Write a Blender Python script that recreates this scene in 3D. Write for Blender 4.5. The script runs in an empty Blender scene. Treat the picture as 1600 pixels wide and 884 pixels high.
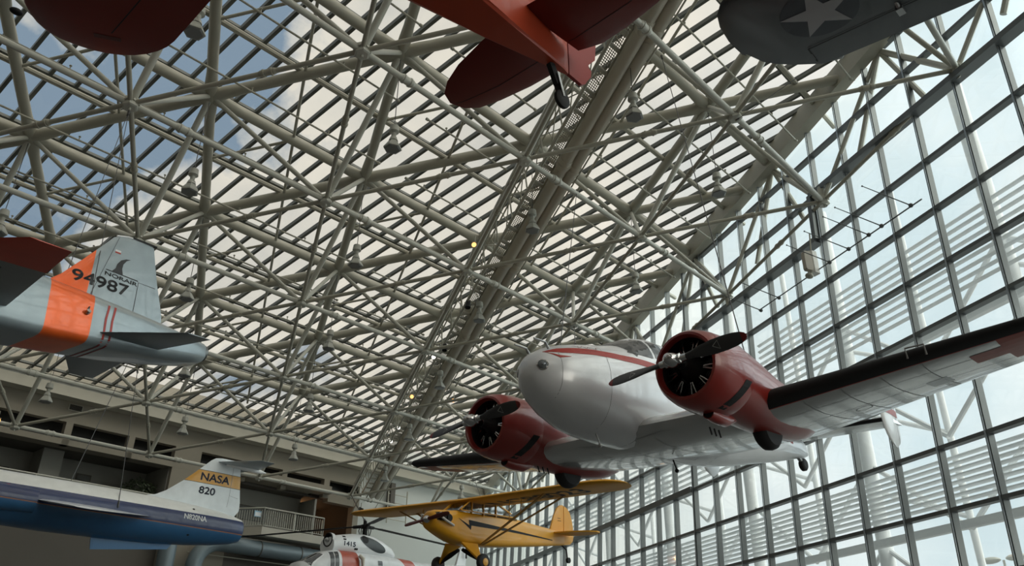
import bpy, bmesh, math, random
from mathutils import Vector, Matrix
from mathutils.bvhtree import BVHTree
random.seed(7)
SC = bpy.context.scene
COL = SC.collection
PI = math.pi
def V(*a): return Vector(a)

# ------------------------------------------------------------------ camera
CAMROT = ((0.9487833302, -0.3158125911, 0.0054911087),
          (0.1489570452, 0.4320613202, -0.8894360382),
          (0.2785226042, 0.8447398552, 0.4569750886))   # image right, image down, forward
cd = bpy.data.cameras.new('camera')
cam = bpy.data.objects.new('camera', cd)
COL.objects.link(cam)
r, dn, fw = (Vector(a).normalized() for a in CAMROT)
cam.matrix_world = Matrix(((r.x, -dn.x, -fw.x, 0), (r.y, -dn.y, -fw.y, 0), (r.z, -dn.z, -fw.z, 1.7), (0, 0, 0, 1)))
cd.sensor_width = 36.0
cd.lens = 36.0 * 1263.308 / 1600.0
cd.clip_end = 2000
SC.camera = cam

# ------------------------------------------------------------------ colour management
SC.view_settings.view_transform = 'Standard'
SC.view_settings.look = 'None'
SC.view_settings.gamma = 1.0
SC.view_settings.use_curve_mapping = False
SC.view_settings.exposure = 0.0

# ------------------------------------------------------------------ world: broken cloud, blue gaps towards the left
W = bpy.data.worlds.new('sky')
SC.world = W
W.use_nodes = True
nt = W.node_tree
nt.nodes.clear()
def wn(t, **kw):
    n = nt.nodes.new(t)
    for k, v in kw.items(): setattr(n, k, v)
    return n
out = wn('ShaderNodeOutputWorld'); bg = wn('ShaderNodeBackground')
tc = wn('ShaderNodeTexCoord')
noise = wn('ShaderNodeTexNoise'); noise.inputs['Scale'].default_value = 4.2; noise.inputs['Detail'].default_value = 7; noise.inputs['Roughness'].default_value = .55
nt.links.new(tc.outputs['Generated'], noise.inputs['Vector'])
def wdot(d):
    n = wn('ShaderNodeVectorMath', operation='DOT_PRODUCT'); n.inputs[1].default_value = Vector(d).normalized()
    nt.links.new(tc.outputs['Generated'], n.inputs[0]); return n.outputs['Value']
def wmap(x, a, b, c=0., d=1.):
    n = wn('ShaderNodeMapRange'); n.inputs[1].default_value = a; n.inputs[2].default_value = b; n.inputs[3].default_value = c; n.inputs[4].default_value = d
    nt.links.new(x, n.inputs[0]); return n.outputs[0]
def wmath(op, a, b):
    n = wn('ShaderNodeMath', operation=op)
    for i, x in enumerate((a, b)):
        if isinstance(x, (int, float)): n.inputs[i].default_value = x
        else: nt.links.new(x, n.inputs[i])
    return n.outputs[0]
def wmix(f, a, b):
    n = wn('ShaderNodeMix', data_type='RGBA')
    nt.links.new(f, n.inputs[0])
    for i, x in ((6, a), (7, b)):
        if isinstance(x, tuple): n.inputs[i].default_value = x
        else: nt.links.new(x, n.inputs[i])
    return n.outputs[2]
BLUE_DIR = (-.52, .48, .70)
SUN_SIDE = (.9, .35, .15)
gap = wmath('ADD', noise.outputs['Fac'], wmap(wdot(BLUE_DIR), .56, .97, -.115, .085))
blue_f = wmap(gap, .51, .60)
cloud = wmix(wmap(noise.outputs['Fac'], .35, .65), (.76, .75, .69, 1), (1.14, 1.06, .90, 1))
skyc = wmix(blue_f, cloud, (.27, .37, .48, 1))
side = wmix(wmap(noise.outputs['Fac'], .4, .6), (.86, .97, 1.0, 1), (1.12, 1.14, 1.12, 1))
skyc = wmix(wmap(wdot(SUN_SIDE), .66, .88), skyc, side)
fill_glow = wmap(wdot((.80, -.55, .28)), .45, 1., 1., 4.5)  # extra sky brightness added behind the camera, out of view, to light the hall
vg = wn('ShaderNodeVectorMath', operation='SCALE'); nt.links.new(skyc, vg.inputs[0]); nt.links.new(fill_glow, vg.inputs['Scale'])
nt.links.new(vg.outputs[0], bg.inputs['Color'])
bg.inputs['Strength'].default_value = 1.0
nt.links.new(bg.outputs[0], out.inputs[0])

# ------------------------------------------------------------------ materials
MATS = {}
def mat(name, col, rough=.5, metal=0., spec=.5, noise_amt=0., nscale=6., coat=0., emit=None, estr=0., bump=0.):
    if name in MATS: return MATS[name]
    m = bpy.data.materials.new(name); m.use_nodes = True; MATS[name] = m
    t = m.node_tree; b = t.nodes['Principled BSDF']
    b.inputs['Roughness'].default_value = rough; b.inputs['Metallic'].default_value = metal
    b.inputs['Specular IOR Level'].default_value = spec; b.inputs['Coat Weight'].default_value = coat
    b.inputs['Base Color'].default_value = (*col, 1)
    if noise_amt:
        tcn = t.nodes.new('ShaderNodeTexCoord'); nz = t.nodes.new('ShaderNodeTexNoise')
        nz.inputs['Scale'].default_value = nscale; nz.inputs['Detail'].default_value = 5
        t.links.new(tcn.outputs['Object'], nz.inputs['Vector'])
        mx = t.nodes.new('ShaderNodeMix'); mx.data_type = 'RGBA'
        mx.inputs[6].default_value = (*[c * (1 - noise_amt) for c in col], 1)
        mx.inputs[7].default_value = (*[min(1, c * (1 + noise_amt)) for c in col], 1)
        t.links.new(nz.outputs['Fac'], mx.inputs[0]); t.links.new(mx.outputs[2], b.inputs['Base Color'])
        if bump:
            bp = t.nodes.new('ShaderNodeBump'); bp.inputs['Strength'].default_value = bump
            t.links.new(nz.outputs['Fac'], bp.inputs['Height']); t.links.new(bp.outputs[0], b.inputs['Normal'])
    if emit:
        b.inputs['Emission Color'].default_value = (*emit, 1); b.inputs['Emission Strength'].default_value = estr
    return m

def paint(name, base, zones, rough=.35, metal=0., coat=.3, noise_amt=.06):
    """painted surface: each zone is (colour, [(a,b,c,d), ...]); inside where a*x+b*y+c*z > d for all, in the body's own frame"""
    m = mat(name, base, rough, metal, coat=coat)
    t = m.node_tree; b = t.nodes['Principled BSDF']
    tcn = t.nodes.new('ShaderNodeTexCoord')
    cur = None
    for col, planes in zones:
        f = None
        for (A, B_, C_, D) in planes:
            d = t.nodes.new('ShaderNodeVectorMath'); d.operation = 'DOT_PRODUCT'; d.inputs[1].default_value = (A, B_, C_)
            t.links.new(tcn.outputs['Object'], d.inputs[0])
            g = t.nodes.new('ShaderNodeMath'); g.operation = 'GREATER_THAN'; g.inputs[1].default_value = D
            t.links.new(d.outputs['Value'], g.inputs[0])
            if f is None: f = g.outputs[0]
            else:
                mm = t.nodes.new('ShaderNodeMath'); mm.operation = 'MULTIPLY'
                t.links.new(f, mm.inputs[0]); t.links.new(g.outputs[0], mm.inputs[1]); f = mm.outputs[0]
        mx = t.nodes.new('ShaderNodeMix'); mx.data_type = 'RGBA'
        t.links.new(f, mx.inputs[0])
        if cur is None: mx.inputs[6].default_value = (*base, 1)
        else: t.links.new(cur, mx.inputs[6])
        mx.inputs[7].default_value = (*col, 1); cur = mx.outputs[2]
    nz = t.nodes.new('ShaderNodeTexNoise'); nz.inputs['Scale'].default_value = 3; nz.inputs['Detail'].default_value = 6
    t.links.new(tcn.outputs['Object'], nz.inputs['Vector'])
    hs = t.nodes.new('ShaderNodeMapRange'); hs.inputs[1].default_value = .3; hs.inputs[2].default_value = .7
    hs.inputs[3].default_value = 1 - noise_amt; hs.inputs[4].default_value = 1 + noise_amt
    t.links.new(nz.outputs['Fac'], hs.inputs[0])
    sc = t.nodes.new('ShaderNodeVectorMath'); sc.operation = 'SCALE'
    if cur is None: sc.inputs[0].default_value = base
    else: t.links.new(cur, sc.inputs[0])
    t.links.new(hs.outputs[0], sc.inputs['Scale'])
    t.links.new(sc.outputs[0], b.inputs['Base Color'])
    return m

def glass(name, tint, gloss=.08, rough=.02, gcol=(1, 1, 1), ior=1.5, haze=0.):
    if name in MATS: return MATS[name]
    m = bpy.data.materials.new(name); m.use_nodes = True; MATS[name] = m
    t = m.node_tree; t.nodes.clear()
    o = t.nodes.new('ShaderNodeOutputMaterial'); tr = t.nodes.new('ShaderNodeBsdfTransparent'); gl = t.nodes.new('ShaderNodeBsdfGlossy')
    mx = t.nodes.new('ShaderNodeMixShader'); lw = t.nodes.new('ShaderNodeLayerWeight'); lw.inputs[0].default_value = .5
    pw = t.nodes.new('ShaderNodeMath'); pw.operation = 'POWER'; pw.inputs[1].default_value = 4.; t.links.new(lw.outputs['Facing'], pw.inputs[0])
    f0 = ((ior - 1) / (ior + 1)) ** 2
    ml = t.nodes.new('ShaderNodeMath'); ml.operation = 'MULTIPLY'; ml.inputs[1].default_value = 1 - f0; t.links.new(pw.outputs[0], ml.inputs[0])
    ad = t.nodes.new('ShaderNodeMath'); ad.operation = 'ADD'; ad.inputs[1].default_value = gloss + f0; ad.use_clamp = True
    t.links.new(ml.outputs[0], ad.inputs[0])
    tr.inputs[0].default_value = (*tint, 1); gl.inputs[0].default_value = (*gcol, 1); gl.inputs[1].default_value = rough
    t.links.new(ad.outputs[0], mx.inputs[0])
    if haze:
        tl = t.nodes.new('ShaderNodeBsdfTranslucent'); tl.inputs[0].default_value = (.8, .88, .9, 1); hz = t.nodes.new('ShaderNodeMixShader'); hz.inputs[0].default_value = haze
        t.links.new(tr.outputs[0], hz.inputs[1]); t.links.new(tl.outputs[0], hz.inputs[2]); tr = hz
    t.links.new(tr.outputs[0], mx.inputs[1]); t.links.new(gl.outputs[0], mx.inputs[2]); t.links.new(mx.outputs[0], o.inputs[0])
    return m

def perforated(name, col, scale):
    """sheet metal with real round holes, in the sheet's own frame"""
    m = mat(name, col, .5)
    t = m.node_tree; b = t.nodes['Principled BSDF']
    tcn = t.nodes.new('ShaderNodeTexCoord'); vo = t.nodes.new('ShaderNodeTexVoronoi'); vo.inputs['Scale'].default_value = scale; vo.inputs['Randomness'].default_value = 0
    vo.voronoi_dimensions = '2D'
    t.links.new(tcn.outputs['UV'], vo.inputs['Vector'])
    g = t.nodes.new('ShaderNodeMath'); g.operation = 'GREATER_THAN'; g.inputs[1].default_value = .36
    t.links.new(vo.outputs['Distance'], g.inputs[0]); t.links.new(g.outputs[0], b.inputs['Alpha'])
    return m

M_STEEL = mat('cream_painted_steel', (.40, .39, .325), .45, noise_amt=.05, nscale=1.5)
M_STEEL_L = mat('pale_painted_steel', (.50, .505, .45), .4)
M_BAR = mat('dark_bronze_glazing_bar', (.10, .11, .10), .5)
M_MULL = mat('grey_aluminium_mullion', (.15, .165, .17), .35, .3)
M_MULL_E = mat('light_aluminium_mullion_edge', (.40, .45, .49), .3, .5)
M_WALL = mat('beige_plaster_wall', (.27, .25, .205), .85, noise_amt=.05, nscale=.8)
M_WALL_LIT = mat('window_lit_plaster_wall', (.52, .55, .53), .85, noise_amt=.03, nscale=.8)  # far wall plaster beside the windows, their light put into the paler colour
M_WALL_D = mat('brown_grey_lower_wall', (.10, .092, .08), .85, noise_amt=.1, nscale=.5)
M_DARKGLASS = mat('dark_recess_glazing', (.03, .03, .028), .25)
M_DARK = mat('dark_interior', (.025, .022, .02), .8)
M_FLOOR = mat('grey_carpet_floor', (.10, .098, .095), .9, noise_amt=.1, nscale=2)
M_BLACK = mat('black_paint', (.010, .010, .011), .6, spec=.3)
M_RUBBER = mat('black_rubber', (.018, .018, .02), .7)
M_CHROME = mat('polished_steel', (.6, .6, .6), .18, 1.)
M_ALU = mat('dull_aluminium', (.45, .46, .46), .35, .9)
M_CABLE = mat('steel_cable', (.10, .10, .10), .4, .6)
M_ROOFGLASS = glass('roof_glass', (.80, .80, .79), .0, .02, ior=1.2)
M_GLASS_CLEAR = glass('clear_window_glass', (.88, .97, .99), .0, .02)
M_GLASS_TINT = glass('tinted_window_glass', (.80, .88, .90), .02, .03, haze=.16)
M_WHITE = mat('white_gloss_paint', (.84, .86, .88), .3, coat=.4)

# ------------------------------------------------------------------ mesh builder
class MB:
    def __init__(s): s.v = []; s.f = []; s.m = []; s.sm = []; s.uv = None
    def add(s, vs, fs, mi=0, smooth=False):
        o = len(s.v); s.v += [Vector(x) for x in vs]
        for k, f in enumerate(fs):
            s.f.append([i + o for i in f]); s.m.append(mi[k] if isinstance(mi, list) else mi); s.sm.append(smooth)
        return s
    def box(s, c, d, mi=0, M=None):
        x, y, z = d[0] / 2, d[1] / 2, d[2] / 2
        vs = [Vector((a * x, b * y, e * z)) for a in (-1, 1) for b in (-1, 1) for e in (-1, 1)]
        if M is not None: vs = [M @ v for v in vs]
        vs = [v + Vector(c) for v in vs]
        return s.add(vs, [(0, 1, 3, 2), (4, 6, 7, 5), (0, 4, 5, 1), (2, 3, 7, 6), (0, 2, 6, 4), (1, 5, 7, 3)], mi)
    def bar(s, p, q, w, h, up=(0, 0, 1), mi=0):
        """rectangular bar from p to q, w across, h along up"""
        p = Vector(p); q = Vector(q); d = (q - p).normalized(); u = Vector(up)
        x = d.cross(u).normalized(); u = x.cross(d).normalized()
        vs = [b + x * (a * w / 2) + u * (e * h / 2) for b in (p, q) for a, e in ((-1, -1), (1, -1), (1, 1), (-1, 1))]
        return s.add(vs, [(3, 2, 1, 0), (4, 5, 6, 7), (0, 1, 5, 4), (1, 2, 6, 5), (2, 3, 7, 6), (3, 0, 4, 7)], mi)
    def rings(s, rs, cap0=True, cap1=True, mi=0, smooth=True, closed=True):
        n = len(rs[0]); vs = [p for r_ in rs for p in r_]; fs = []; ms = []
        for i in range(len(rs) - 1):
            for k in range(n if closed else n - 1):
                k2 = (k + 1) % n
                fs.append((i * n + k, i * n + k2, (i + 1) * n + k2, (i + 1) * n + k))
                ms.append(mi(i, k) if callable(mi) else mi)
        m0 = mi(0, 0) if callable(mi) else mi
        if cap0: fs.append(tuple(range(n - 1, -1, -1))); ms.append(m0)
        if cap1: fs.append(tuple((len(rs) - 1) * n + k for k in range(n))); ms.append(mi(len(rs) - 2, 0) if callable(mi) else mi)
        return s.add(vs, fs, ms, smooth)
    def tube(s, path, rad, n=10, mi=0, cap=True, smooth=True):
        path = [Vector(p) for p in path]
        if not isinstance(rad, (list, tuple)): rad = [rad] * len(path)
        rs = []; u = None
        for i, p in enumerate(path):
            a = path[max(i - 1, 0)]; b = path[min(i + 1, len(path) - 1)]; d = (b - a).normalized()
            if u is None: u = d.orthogonal().normalized()
            u = (u - d * u.dot(d)).normalized(); w = d.cross(u)
            rs.append([p + (u * math.cos(2 * PI * k / n) + w * math.sin(2 * PI * k / n)) * rad[i] for k in range(n)])
        return s.rings(rs, cap, cap, mi, smooth)
    def lathe(s, o, axis, prof, n=24, mi=0, cap0=False, cap1=False):
        """prof: (distance along axis, radius)"""
        o = Vector(o); d = Vector(axis).normalized(); u = d.orthogonal().normalized(); w = d.cross(u)
        rs = [[o + d * t + (u * math.cos(2 * PI * k / n) + w * math.sin(2 * PI * k / n)) * max(rr, 1e-4) for k in range(n)] for t, rr in prof]
        return s.rings(rs, cap0, cap1, mi)
    def plate(s, pts, t, mi=0):
        """flat outline with thickness t along its normal"""
        pts = [Vector(p) for p in pts]; nrm = Vector((0, 0, 0))
        for i in range(len(pts)): nrm += (pts[i] - pts[0]).cross(pts[(i + 1) % len(pts)] - pts[0])
        nrm.normalize(); n = len(pts)
        vs = [p - nrm * t / 2 for p in pts] + [p + nrm * t / 2 for p in pts]
        fs = [tuple(range(n - 1, -1, -1)), tuple(range(n, 2 * n))] + [(i, (i + 1) % n, n + (i + 1) % n, n + i) for i in range(n)]
        return s.add(vs, fs, mi)
    def ball(s, c, rad, n=14, mi=0, sc=(1, 1, 1)):
        c = Vector(c); rs = []
        for i in range(1, 8):
            a = -PI / 2 + PI * i / 8
            rs.append([c + Vector((math.cos(a) * math.cos(2 * PI * k / n) * sc[0], math.cos(a) * math.sin(2 * PI * k / n) * sc[1], math.sin(a) * sc[2])) * rad for k in range(n)])
        return s.rings(rs, True, True, mi)
    def build(s, name, mats, parent=None, label=None):
        me = bpy.data.meshes.new(name)
        me.from_pydata([tuple(v) for v in s.v], [], s.f)
        if not isinstance(mats, (list, tuple)): mats = [mats]
        for m in mats: me.materials.append(m)
        me.polygons.foreach_set('material_index', s.m); me.polygons.foreach_set('use_smooth', s.sm)
        if s.uv:
            ul = me.uv_layers.new(name='uv')
            for lp in me.loops: ul.data[lp.index].uv = s.uv[lp.vertex_index]
        me.update()
        bm = bmesh.new(); bm.from_mesh(me); bmesh.ops.recalc_face_normals(bm, faces=bm.faces); bm.to_mesh(me); bm.free()
        o = bpy.data.objects.new(name, me); COL.objects.link(o)
        if any(s.sm):
            mod = o.modifiers.new('edges', 'EDGE_SPLIT'); mod.split_angle = math.radians(42)
        if parent: o.parent = parent
        if label: o['label'] = label
        return o
    def bvh(s): return BVHTree.FromPolygons(s.v, s.f)

def inst(o, name=None, parent=None, loc=None):
    c = o.copy(); COL.objects.link(c)
    if name: c.name = name
    if parent: c.parent = parent
    if loc is not None: c.location = loc
    return c
def tag(o, label, cat, group=None):
    o['label'] = label; o['category'] = cat
    if group: o['group'] = group
    return o
def struct(o, label=None):
    o['kind'] = 'structure'
    if label: o['label'] = label
    return o
def empty(name, M=None, loc=None):
    o = bpy.data.objects.new(name, None); COL.objects.link(o); o.empty_display_size = .2
    if M is not None: o.matrix_world = M
    if loc is not None: o.location = loc
    return o
def pose(Rb, T):
    x, y = Vector((Rb[0][0], Rb[1][0], Rb[2][0])).normalized(), Vector((Rb[0][1], Rb[1][1], Rb[2][1]))
    z = x.cross(y).normalized(); y = z.cross(x)
    return Matrix(((x.x, y.x, z.x, T[0]), (x.y, y.y, z.y, T[1]), (x.z, y.z, z.z, T[2]), (0, 0, 0, 1)))

# ---- aircraft surfaces
def section(le, chord, t, span_n=(0, 0, 1), n=9, camber=.0):
    """airfoil ring: leading edge le, running aft (-x), thickness along span_n"""
    le = Vector(le); nv = Vector(span_n); ring = []
    xs = [.5 * (1 - math.cos(PI * i / n)) for i in range(n + 1)]
    def th(x): return 5 * t * (.2969 * math.sqrt(x) - .126 * x - .3516 * x * x + .2843 * x ** 3 - .1036 * x ** 4)
    for x in reversed(xs): ring.append(le + V(-x * chord, 0, 0) + nv * (chord * (th(x) + camber * 4 * x * (1 - x))))
    for x in xs[1:-1]: ring.append(le + V(-x * chord, 0, 0) + nv * (chord * (-th(x) + camber * 4 * x * (1 - x))))
    return ring
def lofted(secs, n=9, mi=0, cap=True):
    """secs: (le, chord, thickness[, normal[, camber]])"""
    m = MB(); m.rings([section(s_[0], s_[1], s_[2], s_[3] if len(s_) > 3 else (0, 0, 1), n, s_[4] if len(s_) > 4 else 0) for s_ in secs], cap, cap, mi)
    return m
def tipped(secs, tip_len, pivot=.4, k=6, end=.12):
    """append elliptical tip sections continuing the last span direction"""
    a, b = secs[-2], secs[-1]; d = (Vector(b[0]) - Vector(a[0])); rest = b[3:]
    e = V(0, d.y, d.z) if abs(d.y) > 1e-6 or abs(d.z) > 1e-6 else d
    e.normalize(); c0 = b[1]; o = list(secs)
    for i in range(1, k + 1):
        s_ = math.sin(i / k * PI / 2); c = max(math.sqrt(max(0, 1 - s_ * s_)), end) * c0
        o.append((Vector(b[0]) + e * (tip_len * s_) + V(-(c0 - c) * pivot, 0, 0), c, b[2]) + tuple(rest))
    return o
def body_ring(x, zt, zb, w, n=28, e=2.3, zc=None):
    """super-elliptic fuselage frame"""
    zc = (zt + zb) / 2 if zc is None else zc; out_ = []
    for k in range(n):
        a = 2 * PI * k / n; c, s_ = math.cos(a), math.sin(a)
        y = w * math.copysign(abs(c) ** (2 / e), c); h = (zt - zc) if s_ >= 0 else (zc - zb)
        out_.append(V(x, y, zc + h * math.copysign(abs(s_) ** (2 / e), s_)))
    return out_
def body(stations, n=28, e=2.3, mi=0):
    m = MB(); m.rings([body_ring(*s_[:4], n=n, e=s_[4] if len(s_) > 4 else e, zc=s_[5] if len(s_) > 5 else None) for s_ in stations], True, True, mi)
    return m

# ---- markings laid on a surface
def text_shape(txt, size, width=None, bold=0.):
    cu = bpy.data.curves.new('lettering', 'FONT'); cu.body = txt; cu.size = 1.0
    ob = bpy.data.objects.new('lettering', cu); COL.objects.link(ob)
    dg = bpy.context.evaluated_depsgraph_get(); dg.update()
    me = bpy.data.meshes.new_from_object(ob.evaluated_get(dg))
    vs = [Vector((v.co.x, v.co.y)) for v in me.vertices]; fs = [list(p.vertices) for p in me.polygons]
    bpy.data.objects.remove(ob); bpy.data.curves.remove(cu); bpy.data.meshes.remove(me)
    x0 = min(v.x for v in vs); x1 = max(v.x for v in vs); y0 = min(v.y for v in vs); y1 = max(v.y for v in vs)
    sx = (width / (x1 - x0)) if width else size / (y1 - y0); sy = size / (y1 - y0)
    base = [Vector(((v.x - x0) * sx, (v.y - y0) * sy)) for v in vs]
    V2, F2 = [], []
    for dx, dy in (((0, 0),) if not bold else ((-bold, 0), (bold, 0), (0, bold), (0, -bold))):
        o = len(V2); V2 += [p + Vector((dx, dy)) for p in base]; F2 += [[i + o for i in f] for f in fs]
    return V2, F2
def decal(name, shapes, origin, u, v, ray, targets, m, parent, off=.006, step=.12, label=None):
    """shapes: list of (2-D verts, faces); carried along 'ray' onto the target meshes"""
    bm = bmesh.new(); o = Vector(origin); u = Vector(u); v = Vector(v); d = Vector(ray).normalized()
    for vs, fs in shapes:
        bv = [bm.verts.new((p[0], p[1], 0)) for p in vs]
        for f in fs:
            try: bm.faces.new([bv[i] for i in f])
            except ValueError: pass
    bmesh.ops.triangulate(bm, faces=bm.faces)
    for _ in range(6):
        es = [e for e in bm.edges if e.calc_length() > step]
        if not es: break
        bmesh.ops.subdivide_edges(bm, edges=es, cuts=1); bmesh.ops.triangulate(bm, faces=bm.faces)
    bad = []; tr = [t.bvh() if isinstance(t, MB) else t for t in targets]
    for w in bm.verts:
        p = o + u * w.co.x + v * w.co.y - d * 6; best = None
        for t in tr:
            h = t.ray_cast(p, d, 12)
            if h[0] is not None and (best is None or h[3] < best[3]): best = h
        if best is None: bad.append(w)
        else: w.co = best[0] - d * off
    if bad: bmesh.ops.delete(bm, geom=bad, context='VERTS')
    me = bpy.data.meshes.new(name); bm.to_mesh(me); bm.free(); me.materials.append(m)
    ob = bpy.data.objects.new(name, me); COL.objects.link(ob); ob.parent = parent
    if label: ob['label'] = label
    return ob
def poly(*pts): return ([Vector(p) for p in pts], [list(range(len(pts)))])
def strip(pts, w):
    """band of width w (or list of widths) along a 2-D path"""
    pts = [Vector(p) for p in pts]; n = len(pts); L = []; Rr = []
    for i, p in enumerate(pts):
        d = (pts[min(i + 1, n - 1)] - pts[max(i - 1, 0)]).normalized(); q = Vector((-d.y, d.x)); ww = w[i] if isinstance(w, list) else w
        L.append(p + q * ww / 2); Rr.append(p - q * ww / 2)
    return (L + Rr, [[i, i + 1, n + i + 1, n + i] for i in range(n - 1)])
def disc2(c, rx, ry=None, n=36):
    ry = ry or rx
    return poly(*[(c[0] + rx * math.cos(2 * PI * k / n), c[1] + ry * math.sin(2 * PI * k / n)) for k in range(n)])
# ------------------------------------------------------------------ the hall: lattice of the roof space frame
U = 6.6
OM = V(.1999003, 2.60025777, 2.37284831) * U + V(0, 0, 1.7)
AM = V(-.01492692, .99201732, -.12521511) * U
BM = V(.8819128, .49513994, 0) * U
TM = V(.23594011, .54352908, .54164342) * U
NM = BM.cross(AM).normalized()
if NM.z < 0: NM = -NM
BH = BM.normalized(); DN = NM.cross(BH).normalized()      # along the far wall / up and down the roof slope
HB = (TM.dot(NM))                                          # depth of the frame
HG = HB + .54                                              # glazing bars above the bottom chords
def P(i, j, h=0.): return OM + AM * i + BM * j + NM * h
def T(i, j): return OM + AM * i + BM * j + TM
PHI = math.radians(2.786)
WU = V(math.sin(PHI), 0, math.cos(PHI))
W0 = V(19.13, 26.97, 17.36)
def WP(y, z, d=0.):
    """point of the window wall at height z, d metres into the hall"""
    return V(W0.x + (z - W0.z) * math.tan(PHI) - d, y, z)
def glass_z(x, y):
    q = P(0, 0, HG); return q.z - (NM.x * (x - q.x) + NM.y * (y - q.y)) / NM.z
XL, XR = -27., W0.x + .2
AEND = 5.66

# floor, ground, ceiling glass
m = MB(); m.box((-4, 25, -.1), (50, 110, .2)); struct(m.build('floor', M_FLOOR))
m = MB(); m.box((70, 25, -.6), (320, 400, .6)); struct(m.build('ground', mat('asphalt_outside', (.22, .22, .21), .9, noise_amt=.1)))
fs0 = P(AEND, 0, HG + .06)
FP0 = P(5.72, 0); FP0.z = 0; FN = BH.cross(V(0, 0, 1)).normalized()
if FN.y > 0: FN = -FN
def FW(s, z, d=0.):
    """point of the far wall: s along it, height z, d metres into the hall"""
    return V(FP0.x, FP0.y, 0) + BH * s + V(0, 0, z) + FN * d
def on_line(x):                                            # y where the roof ends at the far wall
    q = P(AEND, 0); return q.y + (x - q.x) * BH.y / BH.x
cy = -18.
ring = [V(XL, cy, 0), V(XR, cy, 0), V(XR, on_line(XR), 0), V(XL, on_line(XL), 0)]
for p in ring: p.z = glass_z(p.x, p.y) + .1
m = MB(); m.add(ring, [(0, 1, 2, 3)]); struct(m.build('ceiling', M_ROOFGLASS))

# glazing bars run down the slope, cross bars along the purlins
fr = empty('roof_glazing'); struct(fr)
def clipx(p, d):
    """part of the line p+t*d inside the roof"""
    lo, hi = -99., 99.
    for (nx, ny, c) in ((1, 0, XL), (-1, 0, -(XR - .25)), (0, 1, cy)):
        a = nx * d.x + ny * d.y; b = nx * p.x + ny * p.y - c
        if abs(a) < 1e-9: continue
        t_ = -b / a
        if a > 0: lo = max(lo, t_)
        else: hi = min(hi, t_)
    q = P(AEND, 0); nn = V(-BH.y, BH.x, 0)
    a = nn.dot(d); b = nn.dot(p - q)
    t_ = -b / a if abs(a) > 1e-9 else 99
    if abs(a) > 1e-9:
        if a > 0: hi = min(hi, t_)
        else: lo = max(lo, t_)
    return (p + d * lo, p + d * hi) if hi - lo > .3 else None
DS = (AM - BM * .5); DS.normalize()
bars = []
for k in range(-60, 56):
    seg = clipx(P(0, k * .125, HG), DS)
    if seg: bars.append(seg)
bars.sort(key=lambda s_: min((s_[0] * (1 - t_ / 8) + s_[1] * (t_ / 8)).length for t_ in range(9)))
for s_ in bars[:100]: MB().bar(s_[0], s_[1], .125, .17, NM).build('glazing_bar', M_BAR, fr)
if len(bars) > 100:
    m = MB()
    for s_ in bars[100:]: m.bar(s_[0], s_[1], .125, .17, NM)
    m.build('distant_glazing_bars', M_BAR, fr)['kind'] = 'stuff'
for k in range(-9, 12):
    seg = clipx(P(.333 + .5 * k + .012, 0, HG - .02), BH)
    if seg: MB().bar(seg[0], seg[1], .14, .12, NM).build('cross_bar', M_BAR, fr)

# the space frame
sf = empty('roof_space_frame'); struct(sf)
def cyl(v, rad, n=10, sleeve=None, trim=.0):
    m = MB(); d = Vector(v); L = d.length; u = d.normalized()
    m.tube([u * trim, u * (L - trim)], rad, n)
    if sleeve:
        c = u * (L * sleeve)
        m.tube([c - u * .26, c - u * .20, c - u * .2, c + u * .2, c + u * .2, c + u * .26], [rad * 1.0, rad * 1.25, rad * 1.3, rad * 1.3, rad * 1.25, rad], n)
        for e in (-.12, .12): m.tube([c + u * (e - .025), c + u * (e + .025)], rad * 1.55, n)
    return m
def inside(p, mx=XR - .3): return XL + 1 < p.x < mx and p.y > cy + 2
II = range(-5, 7); JJ = range(-5, 6)
def last_i(j): return 5
def ok_b(i, j): return i <= 5 and inside(P(i, j))
def ok_t(i, j): return i <= 4 and inside(T(i, j), XR - .2)
fwd = Vector(CAMROT[2]); eye = V(0, 0, 1.7)
def rank(p):
    d = p - eye; z_ = d.dot(fwd)
    if z_ < 1: return 500 + d.length
    x_ = d.dot(Vector(CAMROT[0])) / z_; y_ = d.dot(Vector(CAMROT[1])) / z_
    return d.length + (0 if abs(x_) < .75 and abs(y_) < .48 else 300)
def scatter(name, proto, spots, m_, cap=100):
    """repeat a member at every spot; the farthest beyond the cap go into one mesh"""
    spots = sorted(spots, key=rank)
    first = proto.build(name, m_, sf); first.location = spots[0]
    for p in spots[1:cap]: inst(first, parent=sf, loc=p)
    if len(spots) > cap:
        mm = MB()
        for p in spots[cap:]:
            mm.add([v + p for v in proto.v], proto.f, 0, True)
        o = mm.build('distant_' + name, m_, sf); o['kind'] = 'stuff'
spB, spB2, spB3 = [], [], []
for i in II:
    for j in JJ:
        if not ok_b(i, j): continue
        if ok_b(i + 1, j): spB.append(P(i, j))
        if ok_b(i, j + 1): spB2.append(P(i, j))
        if ok_b(i - 1, j + 1): spB3.append(P(i, j))
scatter('lengthwise_lower_chord', cyl(AM, .072, 10, .42), spB, M_STEEL, 60)
scatter('crosswise_lower_chord', cyl(BM, .095, 10, .24), spB2, M_STEEL_L, 60)
scatter('diagonal_lower_chord', cyl(BM - AM, .075, 10, .6), spB3, M_STEEL, 60)
t1, t2, t3 = [], [], []
pur, s1, s2 = [], [], []
for i in range(-5, 6):
    for j in JJ:
        if not ok_t(i, j): continue
        if ok_t(i + 1, j): t1.append(T(i, j))
        if ok_t(i, j + 1): t2.append(T(i, j))
        if ok_t(i - 1, j + 1): t3.append(T(i, j))
        mid = T(i, j) + AM * .5
        if ok_t(i + 1, j): pur.append(mid)
        m3 = T(i, j) + BM * .5
        if ok_t(i, j + 1): s1.append(m3); s2.append(m3)
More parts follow.
